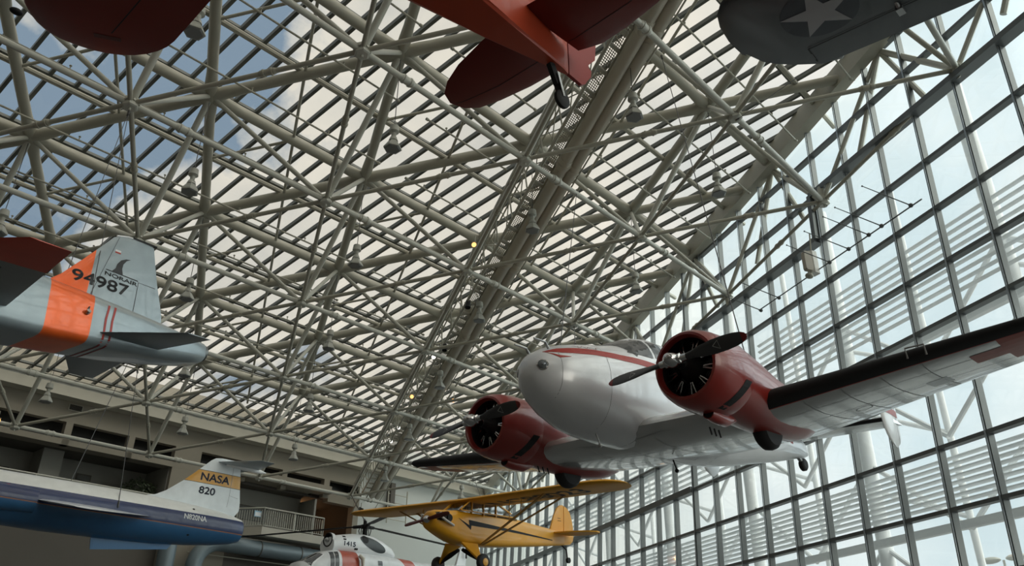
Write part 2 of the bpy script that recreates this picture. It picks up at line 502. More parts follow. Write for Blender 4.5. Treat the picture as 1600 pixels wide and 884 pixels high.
def flat_chord(v, w, h):
    m = MB(); d = Vector(v); u = d.normalized(); x = u.cross(NM).normalized()
    rs = []
    L = d.length
    for t_, k in ((.05, 1.25), (.6, 1.2), (1.1, 1.0), (L - 1.1, 1.0), (L - .6, 1.2), (L - .05, 1.25)):
        rs.append([u * t_ + x * (math.cos(a) * w * k / 2) + NM * (math.sin(a) * h / 2) for a in [2 * PI * q / 12 for q in range(12)]])
    m.rings(rs); return m
scatter('lengthwise_upper_chord', flat_chord(AM, .36, .42), t1, M_STEEL, 60)
scatter('crosswise_upper_chord', flat_chord(BM, .38, .44), t2, M_STEEL, 60)
scatter('diagonal_upper_chord', flat_chord(BM - AM, .38, .44), t3, M_STEEL, 60)
scatter('purlin', cyl(BM, .10, 8), [p + NM * .12 for p in pur], M_STEEL, 60)
scatter('lengthwise_bracing_strut', cyl((AM * -.5), .055, 8), s1, M_STEEL, 50)
scatter('diagonal_bracing_strut', cyl((AM * .5 - BM * .5), .055, 8), s2, M_STEEL, 50)
scatter('lengthwise_bracing_strut', cyl((AM * .5), .055, 8), s1, M_STEEL, 50)
# webs: from each upper node down to the three lower nodes of its triangle
w1, w2, w3 = [], [], []
for i in range(-5, 6):
    for j in JJ:
        if not ok_t(i, j): continue
        if ok_b(i, j): w1.append(P(i, j))
        if ok_b(i + 1, j): w2.append(P(i + 1, j))
        if ok_b(i, j + 1): w3.append(P(i, j + 1))
scatter('web_strut', cyl(TM, .085, 10), w1, M_STEEL_L, 60)
scatter('web_strut', cyl(TM - AM, .105, 10), w2, M_STEEL_L, 60)
scatter('web_strut', cyl(TM - BM, .085, 10), w3, M_STEEL_L, 60)
hub = MB()
hx = AM.normalized(); hy = NM.cross(hx)
hub.rings([[NM * t_ + (hx * math.cos(PI / 3 * k) + hy * math.sin(PI / 3 * k)) * rr for k in range(6)] for t_, rr in ((-.17, .17), (-.15, .22), (.15, .22), (.17, .17))], smooth=False)
for k in range(6):
    d = hx * math.cos(PI / 3 * k + PI / 6) + hy * math.sin(PI / 3 * k + PI / 6)
    hub.tube([d * .15, d * .245], .04, 6)
hub.tube([NM * -.17, NM * -.26], .035, 6)
scatter('node_hub', hub, [P(i, j) for i in II for j in JJ if ok_b(i, j)], M_STEEL_L, 70)
un = MB(); un.ball((0, 0, 0), .27, 12, sc=(1, 1, .9))
scatter('upper_node', un, [T(i, j) for i in range(-5, 6) for j in JJ if ok_t(i, j)], M_STEEL, 70)

# short members between the last upper nodes and the roof edge, struts down to the wall nodes
rimb, rimw = MB(), MB()
for i in range(-4, 5):
    e = T(i, 2) + BM * .80
    if e.y > on_line(e.x) - 1: continue
    m = MB(); m.tube([T(i, 2), e], .19, 10); m.build('edge_chord', M_STEEL, sf)
    m = MB(); m.tube([T(i, 2), T(i, 2) + (BM - AM) * .80], .19, 10); m.build('edge_chord', M_STEEL, sf)
    for q, r_ in ((P(i, 3), .11), (P(i + 1, 3), .09), (V(W0.x + .1, e.y + 1.9, P(i, 3).z - .1), .10), (V(W0.x + .1, e.y - 1.4, P(i, 3).z + .2), .10)):
        m = MB(); m.tube([e - V(0, 0, .1), q], r_, 8); m.build('edge_strut', M_STEEL_L, sf)
# roof edge beams
def edge_beam(name, p, q, w, h, mt=M_STEEL): return struct(MB().bar(p, q, w, h, NM).build(name, mt))
a_, b_ = V(XR - .35, cy, 0), V(XR - .35, on_line(XR), 0)
for p in (a_, b_): p.z = glass_z(p.x, p.y) - .45
edge_beam('trim_1', a_, b_, .5, .8)
e0, e1 = V(XL, on_line(XL), 0), V(XR, on_line(XR), 0)
for p in (e0, e1): p.z = glass_z(p.x, p.y) - .62
edge_beam('trim_2', e0 - FN * -.25, e1 - FN * -.25, .55, .62)
for p in (e0, e1): p.z += .45
edge_beam('trim_3', e0 - FN * -.1, e1 - FN * -.1, .3, .22, M_BAR)

# sprinkler pipes hung between the chords
HP = 2.9 * 1.082
npipe = {}
NTH = ['first', 'second', 'third', 'fourth', 'fifth', 'sixth', 'seventh', 'eighth', 'ninth', 'tenth', 'eleventh', 'twelfth', 'thirteenth', 'fourteenth', 'fifteenth', 'sixteenth', 'seventeenth', 'eighteenth', 'nineteenth', 'twentieth'] + ['last'] * 12
for k in range(-9, 11):
    a0 = .52 + .5 * k
    for (b0, b1) in ((-4.2, -2.1), (-2.0, .36), (.55, 1.18), (1.62, 3.0)):
        p, q = P(a0, b0, HP), P(a0, b1, HP)
        if not (inside(p) and inside(q)) or a0 > 5.3: continue
        m = MB(); m.tube([p, q], .035, 8)
        d = (q - p).normalized()
        for e in (p + d * .05, q - d * .05): m.tube([e - d * .05, e + d * .05], .055, 8)
        t_ = 1.
        while t_ < (q - p).length - .5:
            c = p + d * t_; m.tube([c, c + NM * .16], .02, 6); m.tube([c + NM * .16, c + NM * .18], .045, 6); t_ += 3.1
        where = ('far left of the catwalk' if b1 < -1 else 'left of the catwalk' if b1 < 1 else 'over the catwalk' if b1 < 1.5 else 'right of the twin ducts')
        npipe[where] = npipe.get(where, 0) + 1; nth = NTH[min(npipe[where], 30) - 1]
        tag(m.build('sprinkler_pipe', M_STEEL), 'thin roof sprinkler pipe, ' + nth + ' from the front, ' + where, 'pipe', 'sprinkler pipes ' + where)

# twin round ducts and the perforated catwalk beside them
def along(b, h, a0=-4.6, a1=5.75): return P(a0, b, h), P(a1, b, h)
for b, side_ in ((1.372, 'left'), (1.446, 'right')):
    p, q = along(b, 1.42, -3.2, 5.42); d = (q - p).normalized(); L = (q - p).length
    m = MB(); m.tube([p, q], .225, 16)
    t_ = 2.4
    while t_ < L:
        c = p + d * t_; m.tube([c - d * .25, c - d * .2, c + d * .2, c + d * .25], [.23, .26, .26, .23], 16)
        m.tube([c - d * .04, c + d * .04], .285, 16); t_ += 6.3
    tag(m.build('round_duct', mat('cream_duct', (.50, .46, .38), .4)), 'long cream round duct under the roof, the ' + side_ + ' one of the pair beside the catwalk', 'duct', None)
cw = empty('catwalk'); struct(cw)
pm = perforated('perforated_sheet', (.42, .39, .32), 11.)
for k in range(-22, 40):
    a0 = k * .143
    p0, p1 = P(a0, 1.262, 1.62), P(a0, 1.330, 1.62); p2, p3 = P(a0 + .128, 1.330, 1.62), P(a0 + .128, 1.262, 1.62)
    if a0 > 5.5: continue
    m = MB(); m.add([p0, p1, p2, p3], [(0, 1, 2, 3)]); m.uv = [(0, 0), ((p1 - p0).length, 0), ((p1 - p0).length, (p2 - p1).length), (0, (p2 - p1).length)]
    m.build('deck_panel', pm, cw)
    p, q = P(a0 - .008, 1.255, 1.55), P(a0 - .008, 1.345, 1.55)
    MB().bar(p, q, .12, .1, NM).build('deck_bearer', M_STEEL, cw)
m = MB()
p, q = along(1.41, 1.42, -3.2); m.bar(p, q, .02, .05, NM)
m.build('duct_cradle', pm, cw)
for b, h, r_ in ((1.255, 1.6, .055), (1.34, 1.6, .05), (1.165, .55, .05), (1.165, 1.7, .04), (1.195, 2.6, .04), (1.225, 2.1, .035), (1.485, 1.25, .03)):
    p, q = along(b, h, -3.2); MB().tube([p, q], r_, 8).build('catwalk_rail', M_STEEL, cw)
m1, m2, m3 = MB(), MB(), MB()
for k in range(-13, 23):
    a0 = k * .25
    A_, B_ = P(a0, 1.165, .55), P(a0 + .25, 1.165, 1.7)
    if a0 > 5.3: continue
    MB().tube([P(a0, 1.165, .55), P(a0, 1.165, 1.7), P(a0, 1.195, 2.6)], .03, 6).build('catwalk_post', M_STEEL, cw) if -6 <= k else None
    m2.tube([A_, B_], .022, 6); m2.tube([P(a0, 1.195, 2.6), P(a0 + .25, 1.255, 1.6)], .022, 6)
    m2.tube([P(a0, 1.165, .55), P(a0 + .12, 1.255, 1.6)], .02, 6); m2.tube([P(a0, 1.195, 2.6), P(a0, 1.34, 1.6)], .02, 6)
m2.build('catwalk_bracing', M_STEEL, cw)

# theatre spotlights on the catwalk rail
wglow = mat('warm_lamp_glow', (.9, .5, .2), .5, emit=(1, .48, .15), estr=2.2)
cglow = mat('white_lamp_glow', (.9, .9, .9), .5, emit=(1, .97, .9), estr=1.6)
def spot(a0, b0, h0, aim, mt, label, r_=.085, drum=False):
    t = empty('spotlight', loc=P(a0, b0, h0)); d = Vector(aim).normalized()
    tag(t, label, 'spotlight', 'spotlights along the catwalk')
    m = MB(); m.lathe(d * -.28, d, [(0, .05), (.05, r_ * .75), (.3, r_ * .8), (.42, r_ * (1 if drum else 1.25))], 14, cap0=True)
    m.build('lamp_body', M_RUBBER if drum else M_STEEL_L, t)
    m = MB(); m.lathe(d * .10, d, [(0, .001), (.0, r_ * .8), (.02, r_ * (.95 if drum else 1.15))], 14); m.build('lens', mt, t)
    m = MB(); m.tube([V(0, 0, 0), V(0, 0, .45)], .025, 6); m.bar(V(-r_ - .03, 0, .1), V(r_ + .03, 0, .1), .03, .03); m.build('bracket', M_STEEL, t)
    return t
lamp_at = {-.28: 0}
spot(1.02, 1.10, 1.6, (-.5, -.75, -.25), wglow, 'spotlight glowing orange left of the catwalk, highest of them')
spot(1.38, 1.165, .35, (-.1, -.2, -1), M_BLACK, 'black drum spotlight pointing down from the catwalk, below the orange glowing one', .13, True)
spot(1.95, 1.165, .3, (-.1, -.3, -1), M_BLACK, 'black spotlight hung beneath the catwalk rail near the middle of the photo', .12, True)
spot(2.15, 1.13, .45, (-.2, -1, -.3), cglow, 'small white glowing spotlight on the catwalk, the nearest of the white ones')
spot(3.45, 1.165, .6, (.3, -1, -.2), cglow, 'white glowing spotlight on the catwalk above the red propeller plane wing tip')
spot(3.75, 1.165, .6, (.3, -1, -.2), cglow, 'white glowing spotlight on the catwalk, lower of the close pair')
spot(4.35, 1.10, .9, (.2, -1, -.2), cglow, 'white glowing spotlight at the far end of the catwalk')
spot(2.85, 1.60, 1.2, (-.5, -.8, -.3), wglow, 'warm glowing spotlight right of the ducts beside the red engine cowling')
spot(2.9, 1.165, .8, (-.5, -.8, -.3), wglow, 'dim warm spotlight in the catwalk bracing left of the ducts')
spot(1.75, 1.56, .8, (.4, -.3, -.7), M_BLACK, 'black spotlight hung to the right of the twin ducts')
spot(5.15, 1.165, -.4, (.2, -.9, -.5), M_BLACK, 'black spotlight on the slanting end strut of the catwalk by the far wall', .16, True)
spot(5.2, 1.62, .2, (.2, -.9, -.5), M_BLACK, 'black drum spotlight on the lower chord beside the duct end', .16, True)

spot(5.0, -2.12, .1, (.2, -.9, -.3), wglow, 'amber glowing spotlight at the left edge on the last roof chord', .11)
spot(4.2, -2.35, -.1, (.3, -.9, -.4), M_STEEL_L, 'unlit pale spotlight at the left edge below the grey jet')
# ------------------------------------------------------------------ pendant lamps under the upper nodes
lampm = mat('grey_lamp_housing', (.40, .41, .37), .45)
lensm = mat('grey_prismatic_lens', (.20, .21, .21), .3)
def make_lamp():
    t = empty('pendant_lamp')
    m = MB(); m.lathe((0, 0, 0), (0, 0, -1), [(.0, .09), (.03, .14), (.25, .165), (.31, .085), (.44, .075), (.48, .11), (.61, .15)], 12, cap0=True)
    m.build('ballast_housing', lampm, t)
    m = MB(); m.rings([[V(rr * math.cos(PI / 3 * k), rr * math.sin(PI / 3 * k), -z_) for k in range(6)] for z_, rr in ((.60, .13), (.86, .29), (.91, .29))], smooth=False)
    m.build('lamp_shade', lampm, t)
    m = MB(); m.rings([[V(rr * math.cos(PI / 3 * k), rr * math.sin(PI / 3 * k), -z_) for k in range(6)] for z_, rr in ((.91, .27), (.935, .23))], smooth=False)
    m.build('lens', lensm, t)
    m = MB(); m.tube([V(0, 0, 0), V(0, 0, 2.75)], .014, 6); m.build('suspension_wire', M_CABLE, t)
    return t
proto_lamp = make_lamp(); first = True
ROWN = {-3: 'in the leftmost row', -2: 'in the row left of the grey jet fin', -1: 'in the row above the grey jet fin', 0: 'in the row left of the catwalk', 1: 'in the row hidden beside the twin ducts',
        2: 'in the row between ducts and window wall', 3: 'in the row beside the window wall'}
ORD = ['nearest', 'second nearest', 'third nearest', 'fourth nearest', 'fifth nearest', 'sixth nearest', 'seventh nearest', 'eighth nearest']
for j in range(-3, 4):
    n_ = 0
    for i in range(-2, 6):
        q = T(i, j)
        if not (inside(q) and q.y < on_line(q.x) - 2): continue
        d = q - eye; z_ = d.dot(fwd)
        if z_ < 2: continue
        if abs(d.dot(Vector(CAMROT[0])) / z_) > .68 or not (-.55 < d.dot(Vector(CAMROT[1])) / z_ < .4): continue
        l = proto_lamp
        if not first:
            l = inst(proto_lamp)
            for ch in proto_lamp.children: inst(ch, parent=l)
        first = False
        l.location = q - V(0, 0, 3.05) + (V(.75, -.2, -.5) if (i, j) == (-1, 1) else V(0, 0, 0)); l.rotation_euler = (0, 0, .3 * ((i * 3 + j) % 5))
        tag(l, 'grey hexagonal pendant lamp, ' + ORD[n_] + ' ' + ROWN[j], 'lamp', 'pendant lamps under the roof'); n_ += 1

# ------------------------------------------------------------------ window wall
YM = [14.16 + 1.688 * k for k in range(-10, 33)]
YEND = on_line(W0.x) - .25
YM = [y for y in YM if y < YEND]
ZR = [1.1, 2.85, 4.6, 6.33, 8.05, 9.81, 11.57, 13.29, 15.12, 16.88, 18.80, 20.6, 22.4, 24.2]
def ztop(y): return glass_z(WP(y, 20).x, y) - .75
def ledge(y): return 18.80 if y < 21.6 else 16.88 if y < 31.4 else 15.12 if y < 41.5 else 13.29
edges_y = YM + [YEND]
for k in range(len(edges_y) - 1):
    y0, y1 = edges_y[k], edges_y[k + 1]; zl = ledge(y0 + .1)
    m = MB()
    m.add([WP(y0, 0), WP(y1, 0), WP(y1, zl), WP(y0, zl)], [(0, 1, 2, 3)], 0)
    m.add([WP(y0, zl), WP(y1, zl), WP(y1, ztop(y1)), WP(y0, ztop(y0))], [(0, 1, 2, 3)], 1)
    struct(m.build('window_%d' % (k + 1), [M_GLASS_TINT, M_GLASS_CLEAR]))
for k, y in enumerate(edges_y):
    m = MB(); zt = ztop(y)
    w = .17 if abs(y - 31.0) < .9 else .10
    m.bar(WP(y, 0, .09), WP(y, zt, .09), w, .22, (1, 0, 0), 0)
    m.bar(WP(y, 0, .215), WP(y, zt, .215), .045, .05, (1, 0, 0), 1)
    struct(m.build('trim_%d' % (10 + k), [M_MULL, M_MULL_E]))
for k, z_ in enumerate(ZR):
    ye = YEND
    while ztop(ye) < z_ and ye > -5: ye -= .25
    m = MB(); m.bar(WP(YM[0], z_, .10), WP(ye, z_, .10), .11, .24, (1, 0, 0)); struct(m.build('trim_%d' % (70 + k), M_MULL))
for k, (y0, y1, z_) in enumerate(((-3., 21.05, 18.80), (21.05, 31.0, 16.88), (31.0, 41.1, 15.12), (41.1, YEND, 13.29), (21.0, YEND, 9.81 if 0 else 15.12))):
    if k < 4:
        m = MB(); m.bar(WP(y0, z_, .2), WP(y1, z_, .2), .20, .42, (1, 0, 0)); struct(m.build('trim_%d' % (90 + k), M_MULL))
m = MB(); m.bar(WP(31.05, 9.81, .16), WP(YEND, 9.81, .16), .26, .34, (1, 0, 0)); struct(m.build('trim_95', M_MULL))
for k, (y, z0, z1) in enumerate(((21.05, 16.88, 18.8), (31.0, 15.12, 16.88), (41.1, 13.29, 15.12))):
    m = MB(); m.bar(WP(y, z0, .2), WP(y, z1, .2), .2, .42, (1, 0, 0)); struct(m.build('trim_%d' % (96 + k), M_MULL))
# stubs from the wall nodes to the ledge
for k, (i, j) in enumerate(((-2, 3), (-1, 3), (0, 3), (1, 3), (2, 3), (3, 3), (4, 3))):
    q = P(i, j); w = WP(q.y, ledge(q.y), .3)
    m = MB(); m.tube([q, V(q.x, q.y, min(q.z - .2, w.z + .2)), w], .14, 10)
    struct(m.build('wall_bracket', M_STEEL_L))

# speaker, wash rods and their rail on the window wall
t = empty('loudspeaker', loc=WP(21.0, 15.75, .75)); tag(t, 'white loudspeaker fixed to a mullion of the window wall', 'loudspeaker')
spw = mat('white_plastic', (.75, .74, .7), .4)
m = MB(); m.rings([[V(x_, y_, z_) for x_, y_ in ((.25, -.10), (.2, -.16), (.0, -.18), (-.1, -.1), (-.1, .12), (.2, .16))] for z_ in (-.42, -.38, .42, .46)], smooth=False); m.build('cabinet', spw, t)
m = MB(); m.rings([[V(x_, -.2 + .0 * z_, z_ * .9) + V(0, 0, 0) for x_, z_ in ((-.34, -.42), (-.12, -.42), (-.08, -.35), (-.08, .35), (-.12, .42), (-.34, .42), (-.38, .35), (-.38, -.35))], [V(x_, -.02, z_ * .9) for x_, z_ in ((-.34, -.42), (-.12, -.42), (-.08, -.35), (-.08, .35), (-.12, .42), (-.34, .42), (-.38, .35), (-.38, -.35))]], smooth=False)
m.build('horn_panel', mat('tan_grille', (.5, .46, .4), .6), t)
m = MB(); m.ball((-.2, -.05, -.55), .16, 12, sc=(1, .8, .7)); m.build('swivel_mount', M_STEEL, t); m = MB(); m.tube([V(.1, 0, .46), V(.2, 0, 1.3)], .03, 6); m.build('hanger_rod', M_STEEL, t)
rail_z = 15.42
m = MB(); m.tube([WP(15.9, rail_z, .55), WP(24.6, rail_z + .1, .55)], .025, 6)
tag(m.build('cable_rail', M_MULL), 'thin dark rail running along the window wall behind the loudspeaker', 'rail')
RODN = ['nearest the camera', 'second from the camera', 'third from the camera', 'fourth from the camera', 'just right of the loudspeaker', 'just left of the loudspeaker', 'farthest from the camera']
m = MB(); m.tube([V(0, 0, 0), V(-1.5, .25, .55)], [.022, .014], 6); m.ball((0, 0, 0), .075, 8); m.ball((-1.5, .25, .55), .03, 6)
rod = m.build('antenna_rod', M_MULL)
for k, y in enumerate((16.3, 17.6, 18.2, 19.2, 20.2, 23.2, 24.4)):
    o = rod if k == 0 else inst(rod)
    o.location = WP(y, rail_z, .6); tag(o, 'thin rod sticking out from the window wall rail, ' + RODN[k], 'rod', 'rods on the window wall')

# ------------------------------------------------------------------ outside the glass: white pipe columns, trusses and sun louvres
ext = empty('sunshade_structure'); struct(ext)
M_EXT = mat('white_exterior_steel', (.84, .86, .87), .5)
XE = W0.x + 2.6
for y in (1.2, 8.9, 16.6, 24.4, 32.1, 39.9, 47.6, 55.4):
    zt = glass_z(W0.x, y) - 1.5
    m = MB(); m.tube([(XE + .5, y, 0), (XE + .5, y, zt)], .27, 12); m.build('pipe_column', M_EXT, ext)
    m = MB()
    for z_ in (3.6, 6.6, 9.6, 12.6, 15.2):
        if z_ > zt - 1: continue
        m.tube([(XE + .5, y, z_), (XE + .5, y - 3.88, z_ - 3.0)], .09, 8); m.tube([(XE + .5, y, z_), (XE + .5, y + 3.88, z_ - 3.0)], .09, 8)
        m.tube([(XE + .5, y, z_ - 1), (XE + 2.4, y - 2.2, z_ - 2.2)], .09, 8)
    m.build('brace', M_EXT, ext)
    m = MB(); m.tube([(XE + 2.4, y - 2.2, 0), (XE + 2.4, y - 2.2, zt + 1)], .13, 10); m.build('outer_column', M_EXT, ext)
for z_ in (6.63, 12.9):
    m = MB(); m.bar((XE, -6, z_), (XE, 60, z_), .22, .26); m.build('walkway_beam', M_EXT, ext)
for y0, y1, za, zb, n_ in ((-6, 29.5, 13.95, 16.35, 9), (29.7, 60, 11.3, 13.6, 9), (-6, 60, 7.2, 8.75, 9)):
    for k in range(n_):
        z_ = za + (zb - za) * k / (n_ - 1)
        m = MB(); m.bar((XE + .1, y0, z_), (XE + .1, y1, z_), .12, .06, (.5, 0, .8)); m.build('louvre_slat', M_EXT, ext)
t = empty('street_lamp', loc=(60, 53, 0)); tag(t, 'twin headed street lamp outside the window wall at the lower right', 'street lamp')
m = MB(); m.tube([(0, 0, 0), (0, 0, 12)], [.16, .1], 10); m.build('pole', M_STEEL_L, t)
for e in (-1, 1):
    m = MB(); m.ball((.2 * e, -1.1 * e, 12.1), .95, 12, sc=(.6, 1, .28)); m.build('lamp_head', M_STEEL_L, t)

# ------------------------------------------------------------------ far wall
def fbox(s0, s1, z0, z1, d0, d1, m=None, mi=0):
    m = m or MB()
    vs = [FW(s, z_, d) for s in (s0, s1) for z_ in (z0, z1) for d in (d0, d1)]
    return m.add(vs, [(0, 1, 3, 2), (4, 6, 7, 5), (0, 4, 5, 1), (2, 3, 7, 6), (0, 2, 6, 4), (1, 5, 7, 3)], mi)
m = MB()
fbox(-34, 8.3, 15.13, 18.6, -.45, 0, m)                                     # plain wall above the clerestory
fbox(-34, -12.02, 14.2, 15.13, -.45, 0, m) if 0 else None
for s0, s1 in ((-20.6, -20.2), (-16.3, -15.5), (-12.03, -11.65), (-8.5, -8.15), (-5.64, -3.95), (-1.2, -.8), (1.86, 2.24), (5.22, 5.67)):
    fbox(s0, s1, 13.88, 15.13, -.45, 0, m)
fbox(-34, -5.6, 13.88, 14.2, -.9, .0, m)
fbox(-5.64, -1.4, 0, 14.3, -.9, -.004, m)
fbox(-1.4, 5.65, 14.12, 14.62, -.9, .35, m); fbox(5.65, 8.3, 13.66, 14.5, -.6, .0, m)
fbox(7.87, 8.32, 0, 14.6, -.6, .02, m)
struct(m.build('wall_far', M_WALL))
m = MB(); fbox(8.32, 27, 0, 18.6, -.4, 0, m); struct(m.build('wall_far_right', M_WALL_LIT))
m = MB(); fbox(-34, 8.3, 14.1, 18.6, -1.4, -1.3, m); fbox(8.2, 8.6, 13.5, 18.6, -1.5, -.2, m); struct(m.build('clerestory_glazing', M_DARKGLASS))
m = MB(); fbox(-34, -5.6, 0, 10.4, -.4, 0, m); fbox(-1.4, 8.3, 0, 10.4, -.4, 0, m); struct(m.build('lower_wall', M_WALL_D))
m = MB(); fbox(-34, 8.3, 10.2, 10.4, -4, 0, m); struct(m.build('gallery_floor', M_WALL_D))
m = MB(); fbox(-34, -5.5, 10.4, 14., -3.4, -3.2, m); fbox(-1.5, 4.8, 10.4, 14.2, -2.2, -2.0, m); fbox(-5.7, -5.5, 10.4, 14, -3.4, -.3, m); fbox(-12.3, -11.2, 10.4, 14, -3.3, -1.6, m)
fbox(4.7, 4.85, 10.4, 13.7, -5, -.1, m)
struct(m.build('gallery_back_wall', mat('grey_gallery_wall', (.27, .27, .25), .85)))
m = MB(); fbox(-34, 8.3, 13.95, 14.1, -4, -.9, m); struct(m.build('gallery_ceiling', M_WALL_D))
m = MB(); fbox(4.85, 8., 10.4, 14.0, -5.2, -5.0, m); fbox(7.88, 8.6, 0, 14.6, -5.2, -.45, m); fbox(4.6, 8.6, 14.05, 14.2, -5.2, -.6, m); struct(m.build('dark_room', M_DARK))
m = MB(); fbox(4.86, 6.6, 12.9, 13.6, -4.6, -4.5, m); struct(m.build('lit_room_panel', mat('orange_brown_panel', (.35, .16, .07), .7)))
pl = bpy.data.lights.new('doorway_downlight', 'POINT'); pl.energy = 60; pl.color = (1, .5, .2); pl.shadow_soft_size = .2
po = bpy.data.objects.new('doorway_downlight', pl); COL.objects.link(po); po.location = FW(5.4, 13.3, -3.6)
for k, (s0, s1, z0, z1, nm, d) in enumerate(((-15.6, -13.3, 10.4, 12.9, 'window_91', -3.18), (-13.1, -12.4, 10.4, 12.5, 'door_1', -3.18), (-10.8, -9.8, 10.4, 12.75, 'door_2', -3.18), (-8.9, -8.0, 10.4, 12.6, 'door_3', -3.18), (-9.75, -8.9, 12.9, 13.25, 'window_92', -3.18), (.0, 2.3, 12.0, 12.9, 'window_93', -1.98))):
    m = MB(); fbox(s0, s1, z0, z1, d - .05, d + .04, m); fbox(s0 + .08, s1 - .08, z0, z1 - .08, d, d + .06, m, 1)
    struct(m.build(nm, [M_WALL_D, mat('dark_grey_door', (.10, .105, .10), .5)]))
t = empty('air_vent', loc=FW(-11.78, 15.97, 0)); tag(t, 'small dark vent on the beige wall above the clerestory windows', 'vent')
m = MB(); m.box((0, 0, 0), (.75, .1, .36)); o = m.build('vent_frame', M_STEEL, t); o.matrix_world = Matrix.Translation(FW(-11.78, 15.97, .04)) @ Matrix.Rotation(math.atan2(BH.y, BH.x), 4, 'Z'); o.parent = None; o.parent = t; o.matrix_parent_inverse = Matrix.Translation(-t.location)
m = MB(); 
for k in range(5): m.box((0, -.06, -.12 + k * .06), (.66, .04, .045))
o2 = m.build('vent_slats', M_DARK, t); o2.matrix_world = o.matrix_world; o2.matrix_parent_inverse = Matrix.Translation(-t.location)

# gallery rails, projecting balcony, wall ducts
def rail(name, path, label, bars_=True, base=1.05):
    t = empty(name, loc=path[0]); tag(t, label, 'railing'); L0 = Vector(path[0])
    q = [Vector(p) - L0 for p in path]
    m = MB(); m.tube(q, .045, 8); m.build('top_rail', M_STEEL_L, t)
    if bars_:
        m = MB(); m.tube([p - V(0, 0, base - .1) for p in q], .025, 6); m.build('bottom_rail', M_STEEL_L, t)
    for a, b in zip(q, q[1:]):
        L = (b - a).length; n_ = max(1, round(L / 2.2))
        for k in range(n_ + 1):
            c = a.lerp(b, k / n_); m = MB(); m.tube([c, c - V(0, 0, base)], .045, 6); m.build('post', M_STEEL_L, t)
        if bars_:
            n_ = int(L / .15)
            for k in range(1, n_):
                c = a.lerp(b, k / n_); MB().tube([c - V(0, 0, .12), c - V(0, 0, base - .1)], .022, 5).build('baluster', M_STEEL_L, t)
    return t
rail('gallery_railing', [FW(-22, 12.1, .1), FW(-6.0, 12.06, .1)], 'long pale handrail along the gallery behind the white and blue jet', False, 1.6)
rail('balcony_railing', [FW(-1.0, 12.15, .1), FW(0.0, 12.15, 1.55), FW(4.45, 12.15, 1.55), FW(4.9, 12.15, .8)], 'pale barred railing around the projecting balcony on the far wall', True, 1.15)
m = MB()
vs = [FW(-1.15, z_, 0) for z_ in (10.5, 11.0)] + [FW(-.05, z_, 1.6) for z_ in (10.5, 11.0)] + [FW(4.7, z_, 1.6) for z_ in (10.5, 11.0)] + [FW(5.4, z_, 0) for z_ in (10.5, 11.0)]
m.add(vs, [(0, 2, 3, 1), (2, 4, 5, 3), (4, 6, 7, 5), (1, 3, 5, 7), (0, 6, 4, 2)]); struct(m.build('balcony_slab', mat('cream_balcony', (.5, .48, .42), .7)))
m = MB(); c = FW(-.32, 11.75, 1.36); m.box((0, 0, 0), (.5, .04, .36)); m.box((0, -.025, -.02), (.40, .01, .24), 1)
o = m.build('balcony_sign', [mat('pale_blue_sign', (.30, .52, .68), .5), mat('white_sign_face', (.75, .8, .85), .5)]); o.location = c; o.rotation_euler = (0, 0, math.atan2(-FN.x * 1 + BH.y, BH.x) + .5)
tag(o, 'small pale blue sign hung on the balcony railing', 'sign')
dm = mat('blue_grey_duct', (.17, .22, .25), .4, .2)
t = empty('wall_duct', loc=FW(2, 9.8, .8)); tag(t, 'large blue grey air duct with elbows along the wall under the balcony', 'duct')
def lw(p): return p - t.location
m = MB(); m.tube([lw(FW(9, 9.8, .9)), lw(FW(-2.2, 9.8, .9))], .46, 18); m.build('straight_duct', dm, t)
m = MB(); m.tube([lw(FW(-2.2 - 1.5 * math.sin(a), 9.8 - 1.5 * (1 - math.cos(a)), .9)) for a in [PI / 2 * k / 8 for k in range(9)]] + [lw(FW(-3.7, 5, .9))], .46, 18); m.build('duct_elbow', dm, t)
m = MB(); m.tube([lw(FW(-5.3, 10.4, .7)), lw(FW(-5.3, 5, .7))], .48, 18); m.build('vertical_duct', dm, t)
for s in (.3, 3.2):
    m = MB(); m.tube([lw(FW(s, 9.8, .9)), lw(FW(s + .06, 9.8, .9))], .485, 18); m.build('duct_joint', M_WALL_D, t)
m = MB(); m.tube([FW(-4, 9.15, .5), FW(8, 9.15, .5)], .03, 6); tag(m.build('conduit_pipe', M_STEEL), 'thin pipe running under the blue grey duct on the far wall', 'pipe')
# ladder and vertical post behind the duct ends on the pale wall
t = empty('wall_ladder', loc=FW(11.6, 13.5, .3)); tag(t, 'thin steel ladder and rail brackets on the pale wall beyond the duct ends', 'ladder')
m = MB()
for s in (10.6, 12.4): m.tube([lw_ - t.location for lw_ in (FW(s, 12.9, .4), FW(s, 15.4, .4))], .05, 6)
m.build('stile', M_STEEL, t)
m = MB()
for z_ in (13.2, 13.8, 14.4, 15.0): m.tube([FW(10.6, z_, .4) - t.location, FW(12.4, z_, .4) - t.location], .03, 6)
m.build('rung', M_STEEL, t)
m = MB(); fbox(10.75, 11.15, 13.6, 15.8, .02, .5, m); struct(m.build('wall_pilaster', M_WALL_D))
